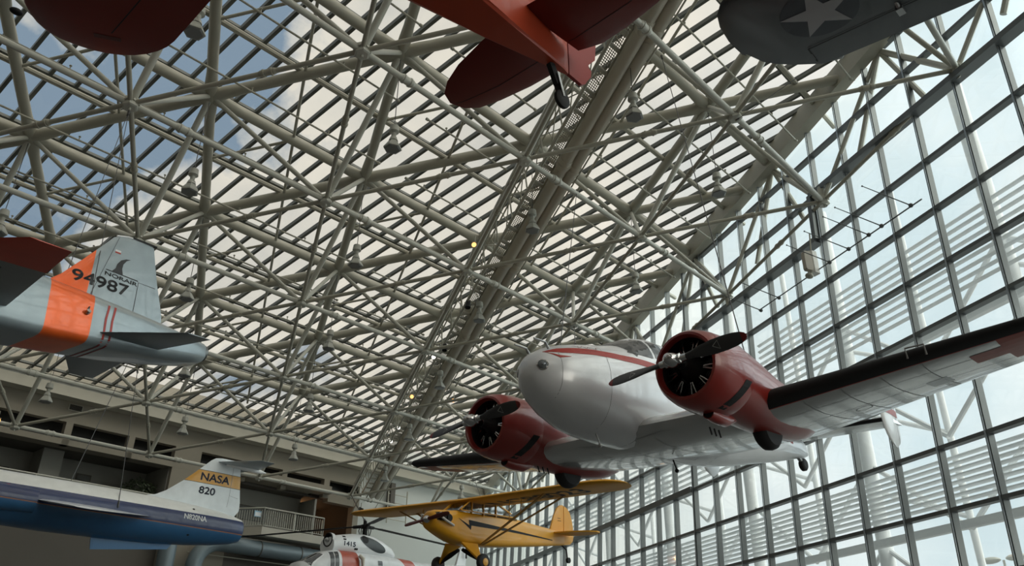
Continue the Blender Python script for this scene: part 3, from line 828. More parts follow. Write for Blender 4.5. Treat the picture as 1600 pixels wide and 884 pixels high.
# potted tree in the gallery
t = empty('potted_tree', loc=FW(-6.75, 10.4, -1.3)); tag(t, 'dark bushy potted tree in the gallery behind the white jet fin', 'potted tree')
m = MB(); m.lathe((0, 0, 0), (0, 0, 1), [(0, .25), (.5, .34), (.5, .28)], 16, cap0=True); m.build('pot', M_WALL_D, t)
m = MB(); m.tube([(0, 0, .4), (.03, 0, 1.5)], .05, 8); m.build('trunk', mat('bark', (.08, .06, .04), .9), t)
m = MB()
for k in range(420):
    a, b_ = random.random() * 2 * PI, math.acos(2 * random.random() - 1); rr = .35 + .55 * random.random() ** .5
    c = V(rr * 1.15 * math.sin(b_) * math.cos(a), rr * math.sin(b_) * math.sin(a), 2.05 + rr * .75 * math.cos(b_)); d = V(random.uniform(-1, 1), random.uniform(-1, 1), random.uniform(-1, .6)).normalized(); e = d.orthogonal().normalized()
    m.add([c, c + d * .13 + e * .05, c + d * .26, c + d * .13 - e * .05], [(0, 1, 2, 3)])
m.build('foliage', mat('dark_green_leaf', (.03, .045, .02), .5), t)
# hall side walls outside the picture
m = MB(); m.box((XL - .2, 15, 10), (.4, 80, 26)); struct(m.build('wall_left', M_WALL))
m = MB(); m.box((-4, cy - .2, 12), (50, .4, 25)); struct(m.build('wall_back', M_WALL))
# ================================================================== AIRCRAFT (each in its own body frame: x forward, y left, z up)
def cable(p, q, label, r_=.011, group='suspension cables'):
    p, q = Vector(p), Vector(q); m = MB(); m.tube([p, q], r_, 6)
    d = (q - p).normalized(); m.tube([q - d * .25, q - d * .05], r_ * 2.6, 6); m.tube([p + d * .05, p + d * .25], r_ * 2.6, 6)
    return tag(m.build('suspension_cable', M_CABLE), label, 'cable', group)
M_RED = mat('dark_red_paint', (.27, .022, .016), .3, coat=.35, noise_amt=.08, nscale=2)
M_REDB = mat('bright_red_marking', (.42, .03, .02), .4)
M_PANE = glass('aircraft_window', (.42, .46, .47), .12, .03)

# ------------------------------------------------------------------ twin-engine transport
BP = pose([[-0.8858611, 0.4632472, -0.0255363], [-0.4620181, -0.8858525, -0.0424817], [-0.0423010, -0.0258347, 0.9987708]], (4.1227, 11.8141, 6.5220))
tw = empty('twin_engine_airplane', BP)
tag(tw, 'white twin engine propeller airplane with red engine cowlings hung in the centre right', 'airplane')
M_SILVER = mat('silver_white_underside', (.68, .70, .70), .26, .55, coat=.5, noise_amt=.10, nscale=1.6, bump=.03)
M_BODYW = mat('white_fuselage_paint', (.80, .82, .85), .28, .12, coat=.5, noise_amt=.05, nscale=2.5)
st = [(0, .05, -.05, .05), (-.03, .16, -.16, .15), (-.10, .26, -.27, .25), (-.22, .365, -.40, .36), (-.42, .48, -.53, .47), (-.7, .585, -.67, .56), (-1.1, .70, -.80, .64), (-1.5, .79, -.86, .69), (-1.9, .88, -.88, .72),
      (-2.3, 1.06, -.88, .74, 2.4), (-2.7, 1.23, -.88, .75, 2.4), (-3.05, 1.30, -.88, .76, 2.5), (-3.6, 1.31, -.88, .76, 2.5), (-4.6, 1.25, -.86, .75, 2.5), (-5.6, 1.14, -.78, .70), (-6.6, 1.0, -.62, .60), (-7.6, .87, -.43, .47), (-8.6, .74, -.24, .33), (-9.5, .60, -.04, .20), (-10.1, .46, .08, .10), (-10.32, .34, .16, .03)]
fus = body(st, 36)
fuso = fus.build('fuselage', M_BODYW, tw)
def wing_le(y):
    a = abs(y)
    if a < 2.4: return V(-2.25 - .15 * a, y, -.64 + .03 * a)
    t_ = (a - 2.4) / 4.3
    return V(-2.61 - .62 * t_, y, -.55 + .52 * t_)
def wing_c(y):
    a = abs(y)
    if a < 2.4: return 3.25 - .12 * a
    return 2.96 - 1.25 * (a - 2.4) / 4.3
def wsec(y, th): return (wing_le(y), wing_c(y), th)
def wing_half(s):
    secs = [wsec(s * y, th) for y, th in ((0, .17), (1.2, .17), (2.4, .165), (3.5, .155), (4.6, .145), (5.7, .135), (6.55, .125))]
    return tipped(secs, .72, .45, 7, .14)
L_, R_ = wing_half(1), wing_half(-1)
secs = list(reversed(R_[1:])) + L_
wing = MB()
def wm(i, k): return 0
wing.rings([section(s_[0], s_[1], s_[2], (0, 0, 1), 12) for s_ in secs], True, True, 0)
wing.build('wing', M_SILVER, tw)
for s in (1, -1):                                   # black rubber boots along the outer leading edges, red line behind
    ss = [x for x in (L_ if s > 0 else R_) if abs(Vector(x[0]).y) > 2.3]
    for nm, fr_, off, mt in (('deicer_boot', .085, .008, M_RUBBER), ('red_edge_line', .095, .004, M_REDB)):
        rs = []
        for le, c, th in ss:
            le = Vector(le); fr2 = fr_ * 2.9 / max(c, 1.0) * .75; ring_ = []
            for i in range(-5, 6):
                x = fr2 * (i / 5.) ** 2
                t_ = 5 * th * (.2969 * math.sqrt(x) - .126 * x - .3516 * x * x + .2843 * x ** 3 - .1036 * x ** 4)
                ring_.append(le + V(-x * c + off, 0, math.copysign(t_ * c + off, -i)) if i else le + V(off, 0, 0))
            rs.append(ring_)
        m = MB(); m.rings(rs, False, False, 0, True, False); m.build(nm, mt, tw)
def nacelle(y, hx):
    s = 1 if y > 0 else -1; z0 = -.22
    side_ = 'left' if s > 0 else 'right'
    t_ = empty('engine_nacelle'); t_.parent = tw; t_['label'] = 'red engine nacelle'
    def C(x, dz=0): return V(hx + x, y, z0 + dz)
    m = MB()
    prof = [(-.40, .47), (-.33, .475), (-.29, .50), (-.30, .54), (-.40, .595), (-.6, .635), (-.9, .655), (-1.2, .65), (-1.32, .63)]
    m.rings([[C(x) + V(0, rr * math.cos(2 * PI * k / 40), rr * math.sin(2 * PI * k / 40)) for k in range(40)] for x, rr in prof], False, False)
    m.rings([[C(x) + V(0, rr * math.cos(2 * PI * k / 40), rr * math.sin(2 * PI * k / 40)) for k in range(40)] for x, rr in ((-.40, .47), (-.9, .47), (-.91, .1))], False, False, 1)
    cwl = m; cowl = m.build('cowling', [M_RED, M_BLACK], t_)
    m = MB(); nst = [(-1.25, .60, -.60, .60), (-1.6, .58, -.62, .59), (-2.1, .50, -.66, .54), (-2.6, .40, -.68, .48), (-3.2, .30, -.66, .46), (-3.7, .22, -.62, .42), (-4.1, .12, -.52, .34), (-4.38, .03, -.40, .23), (-4.5, -.03, -.28, .09)]
    rs = [[p + V(hx, y, z0) for p in body_ring(*q, n=32, e=2.1)] for q in nst]
    m.rings(rs, True, True); nac = m; m.build('nacelle_body', M_RED, t_)
    # engine: crankcase, nine finned cylinders with push rods
    e = MB(); e.lathe(C(-.62), (1, 0, 0), [(-.1, .24), (0, .24), (.12, .19), (.2, .11), (.40, .08), (.42, .01)], 20); e.build('crankcase', mat('dark_crankcase', (.06, .06, .06), .35, .7), t_)
    for k in range(9):
        a = 2 * PI * k / 9 + .2; d = V(0, math.cos(a), math.sin(a)); cy_ = MB()
        for q in range(7): cy_.lathe(C(-.66) + d * (.24 + q * .033), d, [(0, .02), (0, .085), (.014, .085), (.014, .02)], 12)
        cy_.build('cylinder', mat('dark_engine_metal', (.045, .045, .045), .4, .6), t_)
        pr = MB()
        for q in (-.07, .07):
            w_ = V(0, -d.z, d.y); pr.tube([C(-.45) + d * .23 + w_ * q, C(-.50) + d * .44 + w_ * q * 1.6], .014, 6)
        pr.build('push_rods', M_CHROME, t_)
    # propeller
    p_ = empty('propeller'); p_.parent = t_
    h = MB(); h.lathe(C(0), (1, 0, 0), [(-.22, .07), (-.1, .08), (-.06, .115), (.05, .12), (.10, .10), (.17, .085), (.21, .05), (.22, .005)], 20); h.build('hub', M_CHROME, p_)
    th = math.radians(4.)
    for q in (1, -1):
        d = V(0, q * math.cos(th), q * math.sin(th)); n_ = V(0, -d.z, d.y)
        hb = MB(); hb.tube([C(0) + d * .05, C(0) + d * .14, C(0) + d * .15, C(0) + d * .24], [.085, .085, .06, .055], 14); hb.build('blade_clamp', M_CHROME, p_)
        b = MB(); rs = []
        for r_, ch, tk, tw_ in ((.2, .075, .07, 62), (.35, .11, .06, 52), (.5, .155, .045, 44), (.7, .185, .034, 36), (.9, .185, .026, 30), (1.05, .165, .02, 26), (1.16, .13, .016, 24), (1.22, .08, .012, 23), (1.245, .03, .01, 23)):
            an = math.radians(tw_); cdir = (n_ * math.cos(an) + V(1, 0, 0) * math.sin(an) * (1 if q > 0 else 1)); td = d.cross(cdir).normalized()
            rs.append([C(0) + d * r_ + cdir * (ch / 1.0 * .62 * math.cos(2 * PI * k / 14)) + td * (tk * .6 * math.sin(2 * PI * k / 14)) for k in range(14)])
        b.rings(rs, True, True, lambda i, k: 1 if i >= 6 else 0)
        b.build('blade', [mat('dark_grey_blade', (.055, .055, .058), .45), mat('red_blade_tip', (.25, .02, .02), .45)], p_)
        decal('blade_mark', [strip([(0, 0), (.055, .1), (-.055, .1), (0, 0)], .010)], C(0) + d * .70 , n_ * q, d, (-1, 0, 0), [b], mat('pale_mark', (.5, .5, .5), .6), p_, .004, .05)
    # oil-cooler scoop, exhaust, gill slot
    sc_ = MB(); sc_.tube([C(-.86, -.64), C(-1.05, -.66), C(-1.35, -.66), C(-1.7, -.6)], [.10, .115, .12, .03], 14); sc_.build('oil_cooler_scoop', M_RED, t_)
    sc_ = MB(); sc_.tube([C(-.85, -.64), C(-.87, -.64)], .085, 14); sc_.build('scoop_mouth', M_BLACK, t_)
    for q in (1, -1):
        decal('gill_slot', [poly((.0, .0), (.19, .0), (.44, -.42), (.25, -.42))], C(-1.22, -.20), (1, 0, 0), (0, 0, 1), (0, -q, .0), [nac, cwl], M_BLACK, t_, .006, .1)
    m = MB(); m.lathe(C(-2.75, -.56) - V(0, .13, 0), (0, 1, 0), [(0, .12), (.0, .30), (.05, .355), (.13, .37), (.21, .355), (.26, .30), (.26, .12)], 24, 0, True, True); m.build('main_wheel', M_RUBBER, t_)
    m = MB()
    for q in (-.22, -.08, .06):
        m.tube([C(-1.5 + q, -.70) + V(0, -s * .34, 0), C(-1.5 + q - .05, -.82) + V(0, -s * .34, 0)], .014, 6)
    m.build('drain_pipes', M_BLACK, t_)
nacelle(2.35, -.80); nacelle(-2.35, -1.06)
# tail
def tp(y): return V(-9.05 - .12 * abs(y), y, .50)
m = lofted([(tp(y), 1.15 - .08 * abs(y), .10) for y in (-2.4, -1.2, 0, 1.2, 2.4)]); m.build('tailplane', M_SILVER, tw)
m = MB()
for s in (1, -1):
    rs = []
    for y in (.35, 1.2, 2.3):
        le = tp(s * y); rs.append([le + V(.006 - x * 1.1, 0, zz) for x, zz in ((.09, .05), (.03, .035), (0, 0), (.03, -.035), (.09, -.05))])
    m.rings(rs, False, False, 0, True, False)
m.build('tailplane_boot', M_RUBBER, tw)
for s in (1, -1):
    secs = []
    for k in range(13):
        u_ = -1 + 2 * k / 12; c = 1.02 * max(math.sqrt(max(0, 1 - abs(u_) ** 2.3)), .1); zz = .62 + u_ * (.80 if u_ > 0 else .72)
        secs.append((V(-9.68 + .55 * c + .05 * u_, s * 2.36, zz), c, .10, (0, 1, 0)))
    f_ = lofted(secs); fo = f_.build('tail_fin', M_WHITE, tw)
    decal('fin_band', [poly((-.6, .0), (.5, .0), (.5, .16), (-.6, .16))], (-9.75, s * 2.36, .62), (1, 0, 0), (0, 0, 1), (0, -1, 0), [f_], M_REDB, tw, .005)
    decal('fin_band', [poly((-.6, .0), (.5, .0), (.5, .16), (-.6, .16))], (-9.75, s * 2.36, .62), (1, 0, 0), (0, 0, 1), (0, 1, 0), [f_], M_REDB, tw, .005)
    decal('rudder_line', [strip([(0, -.6), (.02, .0), (0, .66)], .015)], (-9.95, s * 2.36, .62), (1, 0, 0), (0, 0, 1), (0, -s, 0), [f_], M_BLACK, tw, .005)
t_ = empty('tailwheel'); t_.parent = tw
m = MB(); m.tube([(-9.75, 0, .06), (-9.95, 0, -.06)], .05, 8); m.build('strut', M_ALU, t_)
m = MB(); m.lathe((-10., -.07, -.10), (0, 1, 0), [(0, .06), (.0, .12), (.03, .155), (.11, .155), (.14, .12), (.14, .06)], 18, 0, True, True); m.build('tyre', M_RUBBER, t_)
# nose details
for y in (.17, -.17):
    lt = empty('landing_light'); lt.parent = tw
    d = V(.86, y * 1.6, .06).normalized(); h = fus.bvh().ray_cast(V(-.7, y * .6, .02), d)
    c = h[0] if h[0] else V(-.1, y, .05); nn = h[1] if h[1] else d
    if nn.dot(d) < 0: nn = -nn
    m = MB(); m.lathe(c - nn * .01, nn, [(0, .105), (.014, .10), (.02, .085)], 20); m.build('rim', M_CHROME, lt)
    m = MB(); m.lathe(c, nn, [(.0, .086), (.012, .07), (.02, .0)], 20); m.build('lens', mat('lamp_glass', (.16, .18, .19), .08, .3), lt)
    m = MB(); m.tube([c + nn * .012 - V(0, .05, 0), c + nn * .022, c + nn * .012 + V(0, .05, 0)], .008, 6); m.build('filament_bar', M_CHROME, lt)
for y in (.22, -.22):
    m = MB(); m.tube([(-.36, y, .41), (-.28, y, .50), (-.0, y, .50)], [.025, .02, .016], 8); m.build('pitot_tube', M_ALU, tw)
m = MB(); m.tube([(-3.2, 0, 1.3), (-3.25, 0, 1.62)], .012, 6); m.build('mast_antenna', M_CABLE, tw)
m = MB(); m.tube([(-1.5, .25, -.85), (-1.6, .25, -1.02)], .016, 6); m.ball((-1.6, .25, -1.04), .035, 8); m.build('drain_mast', M_ALU, tw)
m = MB(); m.tube([(-3.9, .2, -.93), (-4.0, .2, -1.10)], .016, 6); m.ball((-4.0, .2, -1.12), .04, 8); m.build('belly_antenna', M_BLACK, tw)
# windscreen: sloping panes and side windows, each a dark glass patch framed in white
M_SCREEN = mat('dark_cockpit_glass', (.075, .08, .085), .14, .0, .5)
for nm, pts in (('windscreen_pane', [(-.03, .0), (-.66, .02), (-.56, .44), (-.06, .36)]), ('windscreen_pane', [(.03, .0), (.66, .02), (.56, .44), (.06, .36)])):
    decal(nm, [poly(*pts)], (-2.0, 0, .84), (0, 1, 0), (-.66, 0, 1), (-.62, 0, -.5), [fus], M_SCREEN, tw, .008, .08)
for s in (1, -1):
    decal('side_window', [poly((-.05, 0), (.62, .0), (.62, .44), (.36, .46)), poly((.70, .02), (1.05, .06), (1.05, .44), (.70, .45))], (-2.15, s * .7, .70), (-1, 0, 0), (0, 0, 1), (0, -s, -.12), [fus], M_SCREEN, tw, .008, .08)
    for x in (-4.2, -5.0, -5.8):
        decal('cabin_window', [disc2((0, 0), .2, .17)], (x, s * .7, .72), (-1, 0, 0), (0, 0, 1), (0, -s, 0), [fus], M_SCREEN, tw, .008, .08)
    decal('red_stripe', [strip([(0, 0), (.25, .045), (.6, .10), (1.0, .15), (1.5, .18), (2.2, .19), (4, .15), (6.5, .05), (8.8, -.08)], [.01, .10, .13, .13, .13, .13, .12, .1, .08]), strip([(.02, -.01), (.2, -.09), (.42, -.06)], [.01, .05, .005])], (-.22, s * .5, .33), (-1, 0, 0), (0, 0, 1), (0, -s, -.05), [fus], M_REDB, tw, .006, .1)
    decal('nose_lettering', [strip([(.035 * k + .02 * math.sin(k), .045 * math.sin(2.3 * k + .4) + (.03 if k % 5 == 0 else 0)) for k in range(16)], .014), strip([(.12 + .03 * k, -.11 + .02 * math.sin(2.1 * k)) for k in range(11)], .011)], (-.85, s * .5, .60), (-s, 0, 0) if s > 0 else (1, 0, 0), (0, 0, 1), (0, -s, -.5), [fus], mat('dark_red_script', (.16, .03, .03), .5), tw, .006, .1)
for x in (-.42, -1.45):
    decal('panel_seam', [strip([(-.9, 0), (.9, 0)], .008)], (x, 0, 0), (0, 0, 1), (1, 0, 0), (0, -1, 0), [fus], mat('seam_grey', (.30, .31, .32), .5), tw, .003, .06)
M_SEAM = mat('seam_grey', (.30, .31, .32), .5)
decal('skin_seams', [strip([(x, -1.0), (x, 1.0)], .012) for x in (-2.5, -3.2, -3.9, -4.6, -5.2)] + [strip([(-2.4, y), (-5.4, y)], .010) for y in (-.7, 0, .7)], (0, 0, -2), (1, 0, 0), (0, 1, 0), (0, 0, 1), [fus, wing], M_SEAM, tw, .004, .15)
decal('skin_seams', [strip([(x, 2.9), (x - .5, 6.6)], .012) for x in (-3.35, -4.0, -4.6)] + [strip([(-2.8, y), (-5.2, y)], .012) for y in (3.3, 3.9, 4.5, 5.1)], (0, 0, -2), (1, 0, 0), (0, 1, 0), (0, 0, 1), [wing], M_SEAM, tw, .004, .15)
decal('hatch_ring', [strip([(.13 * math.cos(PI * k / 10), .13 * math.sin(PI * k / 10)) for k in range(21)], .016)], (-4.35, 3.75, -2), (1, 0, 0), (0, 1, 0), (0, 0, 1), [wing], M_SEAM, tw, .004, .06)
decal('inspection_plate', [poly((-.2, -.16), (.25, -.16), (.25, .16), (-.2, .16))], (-4.4, 5.0, -2), (1, 0, 0), (0, 1, 0), (0, 0, 1), [wing], mat('plate_grey', (.40, .42, .43), .3, .5), tw, .004, .15)
for s in (1, -1):
    decal('red_cross', [poly((-.66, -.22), (.66, -.22), (.66, .22), (-.66, .22)), poly((-.22, -.66), (.22, -.66), (.22, -.22), (-.22, -.22)), poly((-.22, .22), (.22, .22), (.22, .66), (-.22, .66))], (-3.85, s * 6.33, -2), (1, 0, 0), (-.08, 1, 0), (0, 0, 1), [wing], mat('faded_red_cross', (.36, .075, .05), .45, noise_amt=.15), tw, .006, .2)
lp = MB(); lp.tube([(.0, -.1, 0), (-.0, -.1, .16), (-.0, .1, .16), (0, .1, 0)], .012, 6)
m = MB(); c = wing_le(5.15); m.tube([c + V(.02, -.15, -.08), c + V(.06, -.15, .07), c + V(.06, .12, .07), c + V(.02, .12, -.08)], .014, 6); m.build('leading_edge_bracket', mat('grey_bracket', (.3, .3, .3), .5), tw)
M_INV = BP
def bw(M, *p): return M @ Vector(p)
cable(P(1, 2, -.2), bw(BP, -1.35, .0, .78), 'thin cable from a roof node down to the nose of the red and white twin', .012)
cable(P(-.95, 1.42, .2), bw(BP, -3.3, 2.35, -.1), 'long thin cable from the ducts down to the nearer red engine of the twin', .012)
cable(P(0, 1.42, .2), bw(BP, -3.3, -2.35, -.1), 'long thin cable from the ducts down to the farther red engine of the twin', .012)

# ------------------------------------------------------------------ yellow light airplane
CP = pose([[-0.85681, 0.51555, -0.00929], [-0.51424, -0.85569, -0.0579], [-0.0378, -0.04483, 0.99828]], (4.972, 22.58, 6.146))
cb = empty('yellow_light_airplane', CP); tag(cb, 'small yellow high wing light airplane with black lightning stripe, hung under the white twin', 'airplane')
M_YEL = mat('yellow_fabric_paint', (.82, .38, .012), .4, coat=.25, noise_amt=.05, nscale=2)
M_YELW = mat('yellow_wing_fabric', (.80, .38, .02), .5, noise_amt=.07, nscale=1.2)
st = [(-.06, .14, -.20, .20), (-.12, .22, -.28, .27), (-.3, .27, -.36, .31), (-.62, .29, -.46, .33, 3.), (-.95, .32, -.54, .36, 4.), (-1.3, .34, -.585, .37, 5), (-2.0, .36, -.585, .37, 5), (-2.9, .38, -.53, .36, 5), (-3.6, .36, -.46, .32, 5), (-4.6, .31, -.36, .23, 5), (-5.6, .27, -.25, .12, 4), (-6.3, .23, -.17, .03, 3)]
cf = body(st, 32); cf.build('fuselage', M_YEL, cb)
# cabin: slanted windscreen, side glass, yellow frames, roof between the wings
cab = MB()
rs = []
for x, zt, w in ((-.98, .33, .33), (-1.28, .55, .34), (-1.45, .66, .345), (-2.6, .66, .35), (-3.1, .48, .33), (-3.55, .37, .3)):
    rs.append([V(x, -w, .28), V(x, -w, zt - .02), V(x, -w * .7, zt), V(x, w * .7, zt), V(x, w, zt - .02), V(x, w, .28)])
cab.rings(rs, False, False, 0, False, False); cab.build('cabin_glass', M_PANE, cb)
for s in (1, -1):
    for a, b in (((-.98, .33), (-1.45, .67)), ((-1.45, .66), (-1.45, .25)), ((-1.95, .66), (-1.95, .25)), ((-2.5, .66), (-2.5, .28)), ((-2.6, .66), (-3.2, .45)), ((-1.0, .32), (-3.4, .36)), ((-1.45, .66), (-2.6, .66))):
        m = MB(); m.bar((a[0], s * .36, a[1]), (b[0], s * .36, b[1]), .03, .05, (0, 1, 0)); m.build('cabin_frame', M_YEL, cb)
m = MB(); m.tube([(-1.62, .05, -.3), (-1.75, .05, .45)], [.18, .16], 12); m.ball((-1.72, .05, .55), .12, 12); m.build('seat_back', mat('brown_seat', (.11, .03, .02), .7), cb) if 0 else None
m = MB(); m.box((-1.9, 0, .0), (.12, .5, .8)); m.box((-2.6, 0, .0), (.12, .5, .7)); m.build('seat_back', mat('brown_seat', (.13, .035, .025), .7), cb)
secs = tipped([(V(-1.22, y, .64 + .012 * abs(y)), 1.60, .105, (0, 0, 1), .012) for y in (0, .4, 1.5, 3.0, 4.5)], .87, .42, 8, .10)
secs2 = [(V(a[0].x, -a[0].y, a[0].z),) + tuple(a[1:]) if isinstance(a[0], Vector) else a for a in secs]
cwg = lofted(list(reversed(secs2[1:])) + secs, 9, 0); cwg.build('wing', M_YELW, cb)
decal('wing_registration', [text_shape('NC88023', .72, 3.5, .022)], (-2.48, .58, -2), (.06, 1, 0), (1, 0, 0), (0, 0, 1), [cwg], mat('faded_black_lettering', (.05, .055, .06), .6), cb, .006, .15)
decal('aileron_line', [strip([(-2.45, y), (-2.45, y + 2.3)], .015) for y in (2.6, -4.9)] + [strip([(-2.45, y), (-2.8, y)], .015) for y in (2.6, 4.9, -2.6, -4.9)], (0, 0, -2), (1, 0, 0), (0, 1, 0), (0, 0, 1), [cwg], M_SEAM if 0 else mat('brown_seam', (.25, .12, .03), .6), cb, .004, .2)
for s in (1, -1):
    for x1, x0 in ((-1.62, -1.86), (-2.42, -1.96)):
        m = MB(); m.bar((x0, s * .37, -.56), (x1, s * 2.98, .64), .075, .03, (0, 0, 1)); m.build('wing_strut', mat('yellow_strut', (.42, .22, .04), .45), cb)
    for t_ in (.45, .62):
        m = MB(); m.tube([(-1.86 + .24 * t_, s * (.37 + 2.61 * t_), -.56 + 1.2 * t_), (-1.75, s * (.37 + 2.61 * t_), .62)], .012, 6); m.build('jury_strut', M_YEL, cb)
    decal('lightning_stripe', [poly((0, .06), (.43, -.10), (.40, .05), (2.0, -.02), (4.6, -.10), (4.6, -.125), (2.0, -.10), (.52, -.10), (.50, -.22), (.0, .05))], (-.93, s * .35, .03), (-1, 0, 0), (0, 0, 1), (0, -s, 0), [cf], M_BLACK, cb, .006, .15)
# tail
def vring(pts, th, y=0): return pts
m = MB(); m.plate([(-5.55, 0, .24), (-5.75, 0, .72), (-5.92, 0, .98), (-6.08, 0, 1.10), (-6.22, 0, 1.12), (-6.27, 0, 1.1), (-6.27, 0, -.12), (-6.2, 0, .2)], .05); finm = m; m.build('tail_fin', M_YEL, cb)
m = MB(); m.plate([(-6.3, 0, 1.10), (-6.46, 0, 1.05), (-6.62, 0, .92), (-6.73, 0, .7), (-6.80, 0, .45), (-6.84, 0, .2), (-6.78, 0, .0), (-6.62, 0, -.12), (-6.3, 0, -.16)], .05); m.build('rudder', M_YEL, cb)
half = [(-5.62, .0), (-5.66, .5), (-5.78, 1.0), (-5.95, 1.32), (-6.15, 1.46), (-6.38, 1.42), (-6.6, 1.2), (-6.68, .8), (-6.62, .3), (-6.5, .08)]
for s in (1, -1):
    m = MB(); m.plate([(x, s * y, .17) for x, y in half], .045); m.build('tailplane', M_YELW, cb)
decal('fin_lettering', [text_shape('PIPER', .07, .22), ([v + Vector((.04, -.14)) for v in text_shape('CUB', .08, .16)[0]], text_shape('CUB', .08, .16)[1])], (-5.95, 0, .66), (-1, 0, 0), (0, 0, 1), (0, -1, 0), [finm], M_BLACK, cb, .004, .1) if 0 else decal('fin_lettering', [strip([(.03 * k, .02 * (k % 2)) for k in range(6)], .014), strip([(.03 * k, -.08 + .02 * (k % 2)) for k in range(7)], .014)], (-5.95, 0, .66), (-1, 0, 0), (0, 0, 1), (0, -1, 0), [finm], M_BLACK, cb, .004, .1)
# engine, propeller, exhaust
for s in (1, -1):
    for x in (-.28, -.52):
        m = MB()
        for k in range(6): m.lathe(V(x, s * (.24 + .035 * k), .04), (0, s, 0), [(0, .02), (0, .095), (.015, .095), (.015, .02)], 12)
        m.build('cylinder', M_BLACK, cb)
    m = MB(); m.tube([(-.2, s * .36, .16), (-.22, s * .42, .02), (-.42, s * .42, -.06), (-.72, s * .38, -.14)], .035, 8); m.build('exhaust_pipe', mat('white_exhaust', (.6, .58, .55), .4), cb)
    decal('cowl_opening', [poly((0, -.09), (.5, -.12), (.5, .12), (.25, .16), (0, .13))], (-.15, s * .3, .05), (-1, 0, 0), (0, 0, 1), (0, -s, 0), [cf], M_BLACK, cb, .006, .1)
m = MB(); m.lathe((-.1, 0, -.02), (1, 0, 0), [(0, .12), (.05, .11), (.12, .09), (.18, .04), (.2, .005)], 16); m.build('spinner', M_CHROME, cb)
pr = empty('propeller'); pr.parent = cb
for q in (1, -1):
    d = V(0, q * .985, q * .12).normalized(); n_ = V(0, -d.z, d.y); b = MB(); rs = []
    for r_, ch, tk, tw_ in ((.03, .05, .05, 60), (.2, .055, .035, 50), (.45, .07, .022, 35), (.7, .065, .016, 26), (.84, .05, .012, 22), (.89, .02, .01, 20)):
        an = math.radians(tw_); cd_ = n_ * math.cos(an) + V(1, 0, 0) * math.sin(an); td = d.cross(cd_)
        rs.append([V(-.02, 0, -.02) + d * r_ + cd_ * (ch * math.cos(2 * PI * k / 10)) + td * (tk * math.sin(2 * PI * k / 10)) for k in range(10)])
    b.rings(rs); b.build('blade', mat('dark_red_wood', (.12, .02, .015), .35), pr)
# undercarriage
for s in (1, -1):
    g = empty('landing_gear'); g.parent = cb
    m = MB(); m.plate([(-1.12, s * .30, -.56), (-1.75, s * .34, -.56), (-1.46, s * .80, -1.06), (-1.38, s * .80, -1.06)], .05); m.build('gear_leg', M_YEL, g)
    m = MB(); m.tube([(-1.42, s * .08, -.72), (-1.42, s * .42, -.86), (-1.42, s * .80, -1.06)], [.05, .075, .03], 8); m.build('shock_strut', M_BLACK, g)
    m = MB(); m.lathe((-1.42, s * .80, -1.09), (0, s, 0), [(0, .08), (.0, .17), (.03, .215), (.09, .23), (.15, .215), (.18, .17), (.18, .10)], 24, 0, True, True); m.build('tyre', M_RUBBER, g)
    m = MB(); m.lathe((-1.42, s * .985, -1.09), (0, s, 0), [(-.01, .11), (.01, .10), (.02, .05), (.03, .0)], 18); m.build('wheel_hub', M_YEL, g)
m = MB(); m.tube([(-6.2, 0, -.17), (-6.45, 0, -.30), (-6.5, 0, -.55)], [.03, .025, .02], 8); m.lathe((-6.55, -.04, -.62), (0, 1, 0), [(0, .03), (0, .09), (.08, .09), (.08, .03)], 14, 0, True, True); m.build('tail_wheel', M_BLACK, cb)
cable(P(2.6, 1.42, .3), bw(CP, -1.9, .40, .55), 'thin cable from the roof to the cabin of the yellow light airplane', .009)
# ------------------------------------------------------------------ white and blue research jet
JP = pose([[-0.90246, 0.42935, 0.0349], [-0.4307, -0.90085, -0.05453], [0.00803, -0.06424, 0.9979]], (.057, 34.35, 7.431))
jt = empty('white_blue_jet', JP); tag(jt, 'white and blue research jet with a yellow tail band, hung at the lower left', 'airplane')
WHT = (.74, .75, .73)
M_JET = paint('jet_white_and_blue', WHT, [((.010, .026, .10), [(0, 0, -1, -.375)]), ((.30, .12, .05), [(0, 0, -1, .115)]), ((.028, .11, .24), [(0, 0, -1, .145)])], .3)
st = [(-.05, .44, -.36, .40), (.0, .47, -.40, .43), (.3, .55, -.50, .50), (1., .66, -.62, .58), (2., .74, -.74, .66), (3.2, .80, -.82, .72), (5., .84, -.88, .80), (7., .84, -.90, .86), (8.5, .84, -.86, .86), (10., .86, -.72, .62), (11.5, .92, -.62, .5), (13., .52, -.52, .42), (14.5, .28, -.34, .25), (15.6, .06, -.12, .08), (16.2, 0, -.04, .02)]
jf = body(st, 36, 2.1); jf.build('fuselage', M_JET, jt)
m = MB(); m.rings([[p + V(x, 0, 0) for p in body_ring(0, zt, zb, w, 28, 2.1)] for x, zt, zb, w in ((.0, .46, -.39, .42), (-.06, .43, -.35, .39), (.02, .40, -.32, .36), (.6, .36, -.3, .33))], False, True); m.build('exhaust_nozzle', M_BLACK, jt)
M_FINJ = paint('jet_fin_paint', (.72, .78, .82), [((.02, .02, .02), [(.0, 0, 1, 1.585), (0, 0, -1, -2.095)]), ((.62, .31, .035), [(0, 0, 1, 1.605), (0, 0, -1, -2.075)])], .35)
fs = []
for z_, xl, xt in ((.55, 4.6, .25), (.78, 3.95, .10), (.9, 3.45, .10), (1.1, 3.1, .12), (1.6, 2.5, .22), (2.1, 2.0, .30), (2.5, 1.62, .38), (2.62, 1.45, .42), (2.66, 1.2, .6)):
    fs.append((V(xl, 0, z_), xl - xt, .045, (0, 1, 0)))
jfin = lofted(fs); jfin.build('tail_fin', M_FINJ, jt)
ts = []
